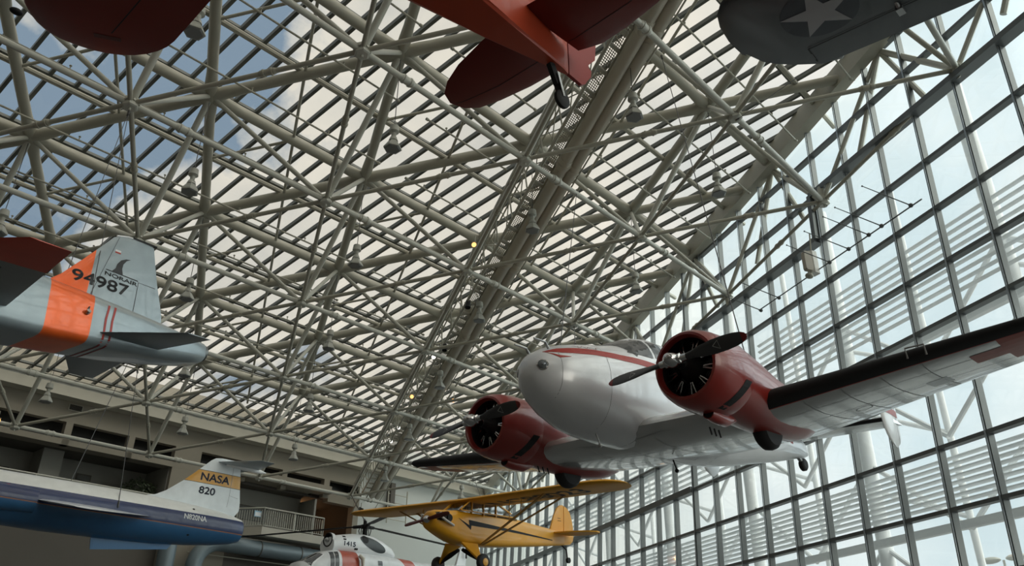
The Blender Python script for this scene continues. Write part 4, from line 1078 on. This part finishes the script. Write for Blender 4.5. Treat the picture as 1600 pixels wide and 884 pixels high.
for y in (-1.84, -1.8, -1., 0, 1., 1.8, 1.84):
    a = abs(y); ts.append((V(1.36 - .5 * a, y, 2.50), 1.80 - .66 * a, .05 if a < 1.82 else .02))
jst = lofted(ts); jst.build('tailplane', mat('pale_blue_grey_paint', (.34, .40, .44), .35, coat=.2), jt)
m = MB(); m.tube([(1.0, 0, 2.5), (.2, 0, 2.47), (-.5, 0, 2.44), (-.75, 0, 2.43)], [.10, .11, .08, .02], 12); m.build('tail_bullet', M_WHITE, jt)
m = MB(); m.plate([(5.3, 0, -.84), (5.22, 0, -1.27), (2.6, 0, -.96), (2.4, 0, -.7)], .05); m.build('ventral_fin', mat('mid_blue_paint', (.06, .20, .42), .3, coat=.3), jt)
for s in (1, -1):
    w_ = lofted([(V(7.5 - .5 * t_, s * (.6 + 2.65 * t_), .02 - .36 * t_), 3.9 - 2.3 * t_, .035) for t_ in (0, .5, 1.)]); w_.build('wing', M_WHITE, jt)
    m = MB(); m.rings([body_ring(x, zt, zb, w2, 16, 2.2) for x, zt, zb, w2 in ((10.4, .3, -.45, .3), (9, .35, -.5, .34), (7.5, .3, -.45, .25))]); m2 = MB(); m2.v = [v + V(0, s * .78, 0) for v in m.v]; m2.f, m2.m, m2.sm = m.f, m.m, m.sm; m2.build('air_intake', M_JET, jt)
m = MB(); m.rings([body_ring(x, zt, .6, w2, 20, 2.) for x, zt, w2 in ((13.4, .62, .1), (12.8, 1.0, .3), (12., 1.22, .36), (11., 1.15, .34), (10., .9, .2))]); m.build('canopy', M_SCREEN, jt)
NAVY = mat('navy_lettering', (.02, .03, .06), .5)
decal('agency_lettering', [text_shape('NASA', .285, 1.17, .012)], (1.90, 0, 1.70), (-1, 0, 0), (0, 0, 1), (0, -1, 0), [jfin], NAVY, jt, .006, .1)
decal('tail_number', [text_shape('820', .26, .64, .012)], (1.88, 0, 1.20), (-1, 0, 0), (0, 0, 1), (0, -1, 0), [jfin], NAVY, jt, .006, .1)
decal('rudder_line', [strip([(.66, 2.45), (.62, 1.3), (.25, 1.24)], .014), strip([(.62, 1.3), (.64, .85)], .012)], (0, 0, 0), (1, 0, 0), (0, 0, 1), (0, -1, 0), [jfin], mat('thin_grey_line', (.25, .28, .3), .5), jt, .005, .1)
decal('registration_lettering', [text_shape('N820NA', .18, .88, .008)], (2.46, .6, .125), (-1, 0, 0), (0, 0, 1), (0, -1, 0), [jf], mat('white_lettering', (.75, .77, .78), .5), jt, .006, .06)
decal('agency_lettering', [text_shape('NASA', .20, .9, .01)], (9.4, .8, .02), (-1, 0, 0), (0, 0, 1), (0, -1, 0), [jf], mat('white_lettering', (.75, .77, .78), .5), jt, .006, .06)
decal('red_swoosh', [strip([(-.9, -.16), (-.3, .12), (.12, .17)], [.02, .06, .015]), strip([(-.5, .2), (0, .1), (.1, .16)], [.01, .05, .01])], (8.5, .8, .16), (-1, 0, 0), (0, 0, 1), (0, -1, 0), [jf], M_REDB, jt, .008, .06)
for x, z_ in ((2.1, .52), (2.15, -.42)): decal('dark_vent', [disc2((0, 0), .05, .03)], (x, .6, z_), (1, 0, 0), (0, 0, 1), (0, -1, 0), [jf], M_BLACK, jt, .006)
cable(P(3, -1, -.2), bw(JP, 4.9, .82, .1), 'thin dark cable from the roof down to the side of the white and blue jet', .014)
cable(P(3, -1, .1), bw(JP, 6.3, -.7, .5), 'thin dark cable from the roof to the far side of the white and blue jet', .014)

# ------------------------------------------------------------------ grey jet with orange bands
FP = pose([[-0.76867, 0.63514, -0.07579], [-0.6337, -0.77228, -0.04482], [-0.08699, 0.01358, 0.99612]], (-1.616, 19.96, 9.005))
gj = empty('grey_orange_jet', FP); tag(gj, 'grey jet with bright orange bands and swept tail fin hung at the left', 'airplane')
GRY = (.30, .36, .39); ORG = (.86, .13, .018)
M_GJ = paint('grey_jet_paint', GRY, [(ORG, [(1, .02, .02, 3.07), (-1, 0, 0, -4.03)]), (ORG, [(1, 0, .4, 3.32), (0, 0, 1, .33), (-1, 0, 0, -3.98)]), ((.33, .37, .38), [(0, 0, 1, .36), (1, 0, 0, 1.), (-1, 0, 0, -3.05)])], .28, .25, .3)
st = [(-.1, .37, -.07, .36), (.0, .40, -.12, .44), (.5, .45, -.22, .52), (1.2, .50, -.33, .60), (2.2, .55, -.44, .66), (3.2, .62, -.52, .68), (4.2, .68, -.60, .72), (6., .72, -.68, .80), (8., .72, -.68, .82), (9.5, .74, -.60, .7), (11., .82, -.50, .48), (12.5, .40, -.42, .36), (13.8, .14, -.22, .18), (14.5, -.02, -.06, .03)]
gf = body([q + ((2.6, 2.8, 3.2, 4, 6, 7, 7, 7, 6, 5, 3, 2.5, 2.3, 2.2)[k],) for k, q in enumerate(st)], 48); gf.build('fuselage', M_GJ, gj)
m = MB()
for y in (.2, -.2): m.lathe((.4, y, .15), (-1, 0, 0), [(-.3, .1), (0, .20), (.42, .21), (.52, .20), (.50, .17), (.1, .15), (.0, .01)], 18)
m.build('exhaust_nozzles', mat('burnt_metal', (.16, .17, .17), .4, .7), gj)
M_GFIN = paint('grey_jet_fin_paint', GRY, [(ORG, [(1, 0, .085, 2.99)])], .3, .2)
fs = []
for z_, xl, xt in ((.45, 4.1, 1.0), (.74, 3.95, .99), (.85, 3.78, 1.0), (1.1, 3.50, 1.07), (1.6, 3.08, 1.22), (2.1, 2.68, 1.34), (2.38, 2.46, 1.40), (2.47, 2.30, 1.42), (2.50, 2.0, 1.45)):
    fs.append((V(xl, 0, z_), xl - xt, .045, (0, 1, 0)))
gfin = lofted(fs); gfin.build('tail_fin', M_GFIN, gj)
m = MB(); m.tube([(2.40, 0, 2.44), (2.1, 0, 2.52), (1.45, 0, 2.53)], .022, 8); m.build('fin_cap', M_WHITE, gj)
m = MB(); m.bar((2.0, 0, 2.53), (1.36, 0, 2.53), .06, .04); m.build('fin_light', M_BLACK, gj)
decal('serial_number', [text_shape('94987', .265, 1.34, .010)], (3.29, 0, 1.03), (-1, 0, .01), (.0, 0, 1), (0, -1, 0), [gfin], mat('black_lettering', (.012, .013, .015), .5), gj, .006, .1)
decal('maker_lettering', [text_shape('NORAIR', .088, .82, .004)], (2.57, 0, 1.385), (-1, 0, -.03), (0, 0, 1), (0, -1, 0), [gfin], mat('black_lettering', (.012, .013, .015), .5), gj, .006, .1)
decal('shark_fin_logo', [strip([(0, .02), (.82, .0)], .022), poly((.14, .02), (.22, .12), (.25, .24), (.33, .36), (.45, .43), (.57, .455), (.47, .39), (.40, .28), (.385, .16), (.42, .02))], (2.56, 0, 1.50), (-1, 0, 0), (0, 0, 1), (0, -1, 0), [gfin], mat('black_lettering', (.012, .013, .015), .5), gj, .006, .1)
decal('flag_marking', [poly((0, 0), (.14, 0), (.14, .035), (0, .035))], (2.40, 0, 2.0), (-1, 0, 0), (0, 0, 1), (0, -1, 0), [gfin], M_REDB, gj, .006, .1)
decal('flag_marking', [poly((0, .037), (.14, .037), (.14, .085), (0, .085))], (2.40, 0, 2.0), (-1, 0, 0), (0, 0, 1), (0, -1, 0), [gfin], mat('white_marking', (.7, .7, .7), .5), gj, .006, .1)
decal('rudder_line', [strip([(1.26, 1.47), (1.72, 1.47), (1.77, .62)], .014), strip([(2.33, 2.45), (2.90, .6)], .010)], (0, 0, 0), (1, 0, 0), (0, 0, 1), (0, -1, 0), [gfin], mat('thin_dark_line', (.03, .03, .035), .5), gj, .005, .1)
for x in (2.71, 2.56):
    decal('red_stripe', [strip([(0, .42), (-.04, .1), (-.04, -.6)], .05)], (x, .7, 0), (-1, 0, 0), (0, 0, 1), (0, -1, 0), [gf], M_REDB, gj, .006, .1)
    decal('red_stripe', [strip([(x + .04, .64), (x + .04, -.64)], .05)], (0, 0, -2), (1, 0, 0), (0, 1, 0), (0, 0, 1), [gf], mat('dull_red_stripe', (.22, .03, .03), .5), gj, .006, .1)
M_GST = mat('blue_grey_tailplane', (.20, .24, .26), .32, .25, coat=.2)
for s in (1, -1):
    w_ = lofted([(V(3.0 - 1.22 * t_, s * (.45 + 1.69 * t_), -.21 - .08 * t_), 1.62 - 1.02 * t_, .05 if t_ < 1 else .03) for t_ in (0, .4, .8, 1.)]); w_.build('tailplane', M_GST, gj)
M_GWING = paint('grey_jet_wing_paint', (.20, .21, .21), [((.50, .05, .02), [(0, 1, .0, 2.72)]), ((.50, .05, .02), [(0, -1, .0, 2.72)])], .35, .1)
for s in (1, -1):
    w_ = lofted([(V(8.35 - 2.24 * t_, s * (.7 + 3.15 * t_), -.26), 3.55 - 2.84 * t_, .045 if t_ < 1 else .02) for t_ in (0, .3, .65, .97, 1.)]); w_.build('wing', M_GWING, gj)
    if s > 0: decal('wing_lettering', [text_shape('USAF', .62, 1.9, .02)], (5.62, .80, -3), (.12, 1, 0), (1, -.2, 0), (0, 0, 1), [w_], mat('faint_black_lettering', (.05, .05, .05), .6), gj, .006, .15)
m = MB(); m.rings([body_ring(x, zt, .5, w2, 20, 2.) for x, zt, w2 in ((12.6, .45, .1), (12., .9, .28), (11., 1.15, .34), (10., 1.05, .32), (9., .75, .2))]); m.build('canopy', M_SCREEN, gj)
m = MB(); m.tube([(3.19, .69, .10), (3.19, .76, .14)], .05, 8); m.build('lifting_shackle', M_CHROME, gj)
cable(P(1, -1, -.25), bw(FP, 3.19, .72, .10), 'thin dark cable from the bolted roof node to the orange band of the grey jet', .010)
cable(P(1, -1, -.25), bw(FP, 3.19, -.72, .40), 'thin dark cable from the bolted roof node to the far side of the grey jet', .010)

# ------------------------------------------------------------------ white rescue helicopter
HP_ = pose([[-0.84125, 0.53921, -0.03932], [-0.53941, -0.84202, -0.0064], [-0.03656, 0.01583, 0.99921]], (7.327, 49.598, 8.906))
hc = empty('rescue_helicopter', HP_); tag(hc, 'white rescue helicopter with orange red band and black rotor hung near the far wall', 'helicopter')
M_HEL = paint('helicopter_white', (.70, .72, .74), [((.45, .07, .035), [(1, 0, -.05, 1.12), (-1, 0, .05, -2.35)]), ((.45, .07, .035), [(-1, 0, .95, 2.32), (1, 0, -.6, -3.45)])], .3)
st = [(5.0, -.75, -1.15, .35), (4.8, -.55, -1.45, .62), (4.2, -.35, -1.75, .82), (3.3, .12, -1.9, .9), (2.6, .28, -1.95, .92), (1., .28, -1.95, .92), (-1., .26, -1.9, .9), (-2.5, .20, -1.7, .82), (-4.5, .12, -1.2, .6), (-6.5, .16, -.6, .4), (-8.2, .25, -.2, .25), (-8.8, .3, -.05, .15)]
hf = body(st, 36, 3.2); hf.build('fuselage', M_HEL, hc)
st = [(3.35, .30, .2, .1), (3.0, .60, .15, .45), (2.75, .92, .1, .60), (2.3, 1.10, .1, .66), (1.2, 1.28, .1, .70), (.4, 1.32, .1, .72), (-.3, 1.28, .1, .72), (-1.0, 1.08, .1, .70), (-1.7, .78, .1, .60), (-2.05, .52, .1, .45), (-2.15, .4, .1, .3)]
M_HTOP = M_WHITE
hp2 = body(st[2:], 36, 2.6); hp2.build('engine_fairing', M_HTOP, hc)
m = MB(); m.lathe((2.62, .05, .80), (1, 0, .08), [(-.1, .40), (.12, .40), (.17, .37), (.14, .33), (.0, .30), (-.05, .01)], 24, lambda i, k: 0 if i < 1 else 1); m.build('engine_intake', [M_WHITE, M_BLACK], hc)
m = MB(); m.ball((2.78, .05, .80), .14, 14, sc=(1.2, 1, 1)); m.build('intake_bullet', M_ALU, hc)
M_OVAL = mat('dark_grey_oval_panel', (.045, .055, .06), .4)
ov = [(1.02 * math.cos(2 * PI * k / 40), .31 * math.sin(2 * PI * k / 40)) for k in range(40)]
for s in (1, -1):
    decal('dark_oval_panel', [poly(*ov)], (-.08, s * .8, .72), (-.96, 0, -.29), (-.29, 0, .96), (0, -s, 0), [hp2], M_OVAL, hc, .01, .08)
    decal('exhaust_hole', [disc2((-.66, .05), .24, .22)], (-.08, s * .8, .72), (-.96, 0, -.29), (-.29, 0, .96), (0, -s, 0), [hp2], M_BLACK, hc, .016, .08)
    decal('hull_number', [text_shape('1415', .24, .80, .014)], (2.06, s * .7, .50), (-s, 0, -.02), (0, 0, 1), (0, -s, 0), [hp2], NAVY, hc, .008, .08) if s > 0 else None
    [decal('black_vent', [q_], (2.02, s * .7, 1.0), (-1, 0, 0), (0, 0, 1), (0, -s, 0), [hp2], M_BLACK, hc, .008, .06) for q_ in (poly((-.1, -.05), (.1, -.05), (.1, .05), (-.1, .05)), poly((-.1, -.2), (.1, -.2), (.1, -.12), (-.1, -.12)), poly((.72, -.68), (.98, -.68), (.98, -.58), (.72, -.58)))]
    decal('cockpit_window', [poly((2.55, .12), (3.15, .04), (3.15, -.75), (2.55, -.75))], (0, s * .9, 0), (1, 0, 0), (0, 0, 1), (0, -s, 0), [hf], M_SCREEN, hc, .012, .1)
    decal('window_frame', [strip([(2.5, .16), (3.2, .08), (3.2, -.8)], .07), strip([(2.5, .16), (2.5, -.8)], .07), strip([(2.85, .1), (2.85, -.75)], .03)], (0, s * .9, 0), (1, 0, 0), (0, 0, 1), (0, -s, 0), [hf], M_WHITE, hc, .016, .1)
    decal('hull_window', [poly((-.15, -.15), (.2, -.15), (.2, .12), (-.15, .12))], (-.55, s * .9, -.28), (1, 0, 0), (0, 0, 1), (0, -s, 0), [hf], M_SCREEN, hc, .01, .1)
decal('windscreen', [poly((-.78, .0), (.78, .0), (.66, 1.25), (.0, 1.32), (-.66, 1.25))], (4.6, 0, -.55), (0, 1, 0), (-.72, 0, .55), (-.6, 0, -.8), [hf], M_SCREEN, hc, .012, .12)
decal('windscreen_bars', [strip([(x, 0), (x * .85, 1.28)], .05) for x in (-.8, -.4, 0, .4, .8)], (4.6, 0, -.55), (0, 1, 0), (-.72, 0, .55), (-.6, 0, -.8), [hf], M_WHITE, hc, .018, .1)
m = MB(); m.tube([(1.15, .95, .0), (1.0, 1.1, -.2), (1.0, 1.12, -.6)], [.10, .13, .09], 10); m.build('rescue_hoist', mat('cream_hoist', (.6, .57, .5), .5), hc)
rt = empty('main_rotor'); rt.parent = hc
m = MB(); m.lathe((0, 0, 1.2), (0, 0, 1), [(0, .28), (.08, .30), (.1, .16), (.5, .13), (.52, .24), (.72, .26), (.76, .12), (.95, .1)], 18); m.build('rotor_mast', M_BLACK, rt)
m = MB()
for k in range(6):
    a = PI / 3 * k; m.tube([(.30 * math.cos(a), .30 * math.sin(a), 1.3), (.36 * math.cos(a + .2), .36 * math.sin(a + .2), 1.6), (.3 * math.cos(a), .3 * math.sin(a), 1.86)], .028, 6)
m.build('pitch_links', M_BLACK, rt)
for k in range(3):
    a = math.radians(64) + k * 2 * PI / 3; d = V(math.cos(a), math.sin(a), -.02); n_ = V(-d.y, d.x, 0)
    m = MB(); rs = []
    for r_, w_, h_ in ((.2, .10, .10), (.7, .12, .09), (.75, .06, .05), (1.2, .06, .05), (1.3, .21, .03), (8., .21, .022)):
        c = V(0, 0, 1.84) + d * r_ - V(0, 0, .0022 * r_ * r_); rs.append([c + n_ * (w_ * math.cos(2 * PI * q / 10)) + V(0, 0, h_ * math.sin(2 * PI * q / 10)) for q in range(10)])
    m.rings(rs); m.build('rotor_blade', M_BLACK, rt)
m = MB(); m.plate([(-7.9, 0, .2), (-8.5, 0, 1.7), (-9.0, 0, 1.7), (-8.8, 0, .2)], .16); m.build('tail_pylon', M_WHITE, hc)
m = MB(); m.tube([(-8.7, .25, .7), (-8.7, .25, 2.6)], .06, 6); m.build('tail_rotor', M_BLACK, hc)
for s in (1, -1):
    m = MB(); m.ball((.9, s * 1.6, -1.75), .42, 14, sc=(2., .8, .8)); m.tube([(.9, s * .8, -1.1), (.9, s * 1.5, -1.7)], .08, 8); m.build('sponson', M_WHITE, hc)
cable(P(5, 1, .2), bw(HP_, 0, 0, 2.1), 'chain from the end of the roof frame down to the helicopter rotor head', .03)

# ------------------------------------------------------------------ red airplane overhead, seen from below and behind the tail
RP = pose([[-0.88871, 0.45777, -0.02532], [-0.45676, -0.88881, -0.0373], [-0.03958, -0.02158, 0.99898]], (3.435, 8.009, 9.427))
ra = empty('red_airplane', RP); tag(ra, 'red tail wheel airplane overhead at the top, seen from below', 'airplane')
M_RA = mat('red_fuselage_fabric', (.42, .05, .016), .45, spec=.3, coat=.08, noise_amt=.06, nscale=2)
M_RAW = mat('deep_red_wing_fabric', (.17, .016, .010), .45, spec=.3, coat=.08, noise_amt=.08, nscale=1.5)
def sq(x, zt, zb, w, wb): return [V(x, -w, zt * .6 + zb * .4), V(x, -w, zt - .05), V(x, -w * .6, zt), V(x, w * .6, zt), V(x, w, zt - .05), V(x, w, zt * .6 + zb * .4), V(x, wb, zb + .03), V(x, wb * .85, zb), V(x, -wb * .85, zb), V(x, -wb, zb + .03)]
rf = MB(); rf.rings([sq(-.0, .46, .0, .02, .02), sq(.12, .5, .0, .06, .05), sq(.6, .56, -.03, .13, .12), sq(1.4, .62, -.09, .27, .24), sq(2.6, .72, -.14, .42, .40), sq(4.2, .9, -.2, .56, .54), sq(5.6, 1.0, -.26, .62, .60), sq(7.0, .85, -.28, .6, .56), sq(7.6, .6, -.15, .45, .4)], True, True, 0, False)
rfo = rf.build('fuselage', M_RA, ra)
def hs(s):
    pts = [(1.05, .10), (.98, .72), (.88, 1.3), (.74, 1.7), (.58, 1.95), (.36, 2.06), (.12, 2.0), (-.04, 1.82), (-.14, 1.45), (-.22, .9), (-.24, .45), (-.12, .12)]
    m = MB(); up = []
    P0 = [V(x, s * y, .42) for x, y in pts]; c = V(.4, s * .9, .42)
    inner = [p + (c - p) * .18 for p in P0]
    n_ = len(P0)
    vs = P0 + [p + V(0, 0, .035) for p in inner] + [p - V(0, 0, .035) for p in inner]
    fs_ = [(i, (i + 1) % n_, n_ + (i + 1) % n_, n_ + i) for i in range(n_)] + [(i, 2 * n_ + i, 2 * n_ + (i + 1) % n_, (i + 1) % n_) for i in range(n_)] + [tuple(range(n_, 2 * n_)), tuple(range(3 * n_ - 1, 2 * n_ - 1, -1))]
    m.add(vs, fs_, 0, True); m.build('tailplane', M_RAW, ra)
    decal('elevator_line', [strip([(.14, .16), (.16, 1.2), (.30, 1.98)], .012)], (0, 0, -2), (1, 0, 0), (0, s, 0), (0, 0, 1), [m], M_BLACK, ra, .004, .1)
hs(1); hs(-1)
m = MB(); m.plate([(-.015, 0, .0), (-.28, 0, -.03), (-.36, 0, .02), (-.42, 0, .12), (-.50, 0, .22), (-.52, 0, .34), (-.46, 0, .37), (-.46, 0, .42), (-.62, 0, .6), (-.66, 0, .9), (-.6, 0, 1.3), (-.4, 0, 1.55), (-.1, 0, 1.6), (-.015, 0, 1.5)], .05); m.build('rudder', mat('faded_red_rudder', (.33, .045, .04), .5, spec=.3), ra)
m = MB(); m.plate([(.01, 0, .4), (.01, 0, 1.5), (.3, 0, 1.35), (.9, 0, .8), (1.4, 0, .6)], .05); m.build('tail_fin', M_RA, ra)
t_ = empty('tail_wheel_assembly'); t_.parent = ra
m = MB(); m.bar((.36, .0, -.02), (.22, .0, -.30), .07, .10, (1, 0, 0)); m.bar((.22, 0, -.28), (.16, .0, -.42), .10, .05, (1, 0, 0)); m.build('spring_leg', M_BLACK, t_)
m = MB(); m.bar((.26, .05, -.14), (.15, .05, -.48), .015, .04, (1, 0, 0)); m.bar((.26, -.05, -.14), (.15, -.05, -.48), .015, .04, (1, 0, 0)); m.build('fork', M_ALU, t_)
m = MB(); m.lathe((.14, -.045, -.50), (0, 1, 0), [(0, .05), (.0, .10), (.02, .135), (.045, .14), (.07, .135), (.09, .10), (.09, .05)], 22, 0, True, True); m.build('tyre', M_RUBBER, t_)
secs = [(V(6.0 - .05 * y, y, .62 + .045 * y), 2.05 - .02 * y, .12) for y in (0., 1., 2.5, 3.6, 4.2)]
secs = tipped(secs, 1.18, .42, 9, .06)
mir = [(V(Vector(a[0]).x, -Vector(a[0]).y, Vector(a[0]).z),) + tuple(a[1:]) for a in secs]
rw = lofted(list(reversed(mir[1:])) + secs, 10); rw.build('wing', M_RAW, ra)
for s in (1, -1):
    m = MB(); m.ball((5.62, s * 5.24, .86), .06, 10, sc=(1.5, 1, .8)); m.build('wing_tip_light', M_BLACK, ra)
[decal('aileron_line', [strip([(4.55, s * 2.2), (4.55, s * 4.6)], .016)], (0, 0, -2), (1, 0, 0), (0, 1, 0), (0, 0, 1), [rw], M_BLACK, ra, .004, .2) for s in (1, -1)]
decal('belly_vent', [poly((-.18, -.05), (.18, -.05), (.18, .05), (-.18, .05))], (4.55, -4.75, -2), (.9, -.4, 0), (.4, .9, 0), (0, 0, 1), [rw], mat('dark_red_slot', (.06, .008, .006), .5), ra, .005, .2)

# ------------------------------------------------------------------ dark grey naval airplane, only its star-marked wing in view
YA = math.radians(-152.5)
GM = Matrix.Translation(V(0, 0, 1.7) + V(4.673, 4.649, 6.128) * (14 / 9)) @ Matrix.Rotation(YA, 4, 'Z')
ga = empty('grey_naval_airplane', GM); tag(ga, 'dark grey naval airplane wing with white star at the top right', 'airplane')
M_NAVY = mat('dark_blue_grey_paint', (.040, .047, .052), .42, coat=.15, noise_amt=.10, nscale=1.5)
k_ = 14 / 9.; dih = math.radians(5)
def gp(x, s): return V(x * k_, -s * k_ * math.cos(dih), s * k_ * math.sin(dih))
le_s = [(-6.0, .95), (-3.0, .88), (-1.5, .82), (-.4, .78), (.3, .735), (.55, .70), (.68, .62), (.79, .50), (.86, .33), (.90, .10), (.895, -.10), (.872, -.22)]
te_s = [(-6.0, -1.05), (-3.0, -.90), (-1.5, -.895), (-.4, -.89), (.3, -.88), (.55, -.70), (.68, -.58), (.79, -.44), (.84, -.32), (.865, -.20)]
def tei(s):
    for (a, x0), (b, x1) in zip(te_s, te_s[1:]):
        if a <= s <= b: return x0 + (x1 - x0) * (s - a) / (b - a)
    return te_s[-1][1]
secs = []
for s, x in le_s:
    xt = min(tei(s), x - .02); c = (x - xt) * k_
    secs.append((gp(x, s), max(c, .05), .13 if s < .5 else .12 - .06 * (s - .5) / .4, (0, math.sin(dih), math.cos(dih))))
gw = lofted(secs, 11); gw.build('wing', M_NAVY, ga)
gn = (0, math.sin(dih), math.cos(dih))
UX, US = (k_, 0, 0), (0, -k_ * math.cos(dih), k_ * math.sin(dih))
org = Vector((0, 0, 0)) - Vector(gn) * 2
cc, rr = (-.01, -.039), .37
decal('insignia_disc', [disc2(cc, rr, rr, 60)], org, UX, US, gn, [gw], mat('navy_insignia_blue', (.010, .014, .024), .4), ga, .008, .12)
star = []
for q in range(10):
    a = math.radians(-3 + 36 * q); r_ = rr if q % 2 == 0 else rr * .385
    star.append((cc[0] + r_ * math.cos(a), cc[1] + r_ * math.sin(a)))
decal('insignia_star', [([Vector(cc)] + [Vector(p) for p in star], [[0, 1 + q, 1 + (q + 1) % 10] for q in range(10)])], org, UX, US, gn, [gw], mat('grey_white_star', (.30, .30, .31), .5), ga, .014, .12)
decal('aileron_gap', [strip([(-.472, -2.6), (-.472, -.64), (-.491, .301)], .022), strip([(-.485, .30), (-.88, .345)], .016)], org, UX, US, gn, [gw], M_BLACK, ga, .006, .15)
decal('aileron_edge', [strip([(-.452, -2.6), (-.455, -.64), (-.47, .301)], .008), strip([(-.60, .315), (-.86, .345)], .006)], org, UX, US, gn, [gw], mat('worn_grey_edge', (.16, .17, .17), .4), ga, .008, .15)
m = MB(); c = gp(-.48, -.64) - Vector(gn) * .14; m.box(c, (.16, .10, .07)); m.tube([c + V(.05, .0, 0), c + V(.2, .0, .08)], .03, 6); m.build('aileron_hinge', M_ALU, ga)
m = MB(); m.rings([body_ring(x, zt, zb, w, 28, 2.1) for x, zt, zb, w in ((3.2, .55, -.55, .5), (3.0, .7, -.7, .66), (1.5, .8, -.75, .7), (-1., .8, -.6, .6), (-4., .45, -.2, .25), (-5, .3, 0, .1))]); m2 = MB(); m2.v = [v + gp(0, -3.4) for v in m.v]; m2.f, m2.m, m2.sm = m.f, m.m, m.sm
m2.build('fuselage', M_NAVY, ga)
cable(P(-1, 2, -.2), gp(.1, -1.6) @ GM.to_3x3().transposed() + GM.translation if 0 else GM @ gp(.1, -2.6), 'thin cable from the roof to the dark grey naval airplane wing', .012)
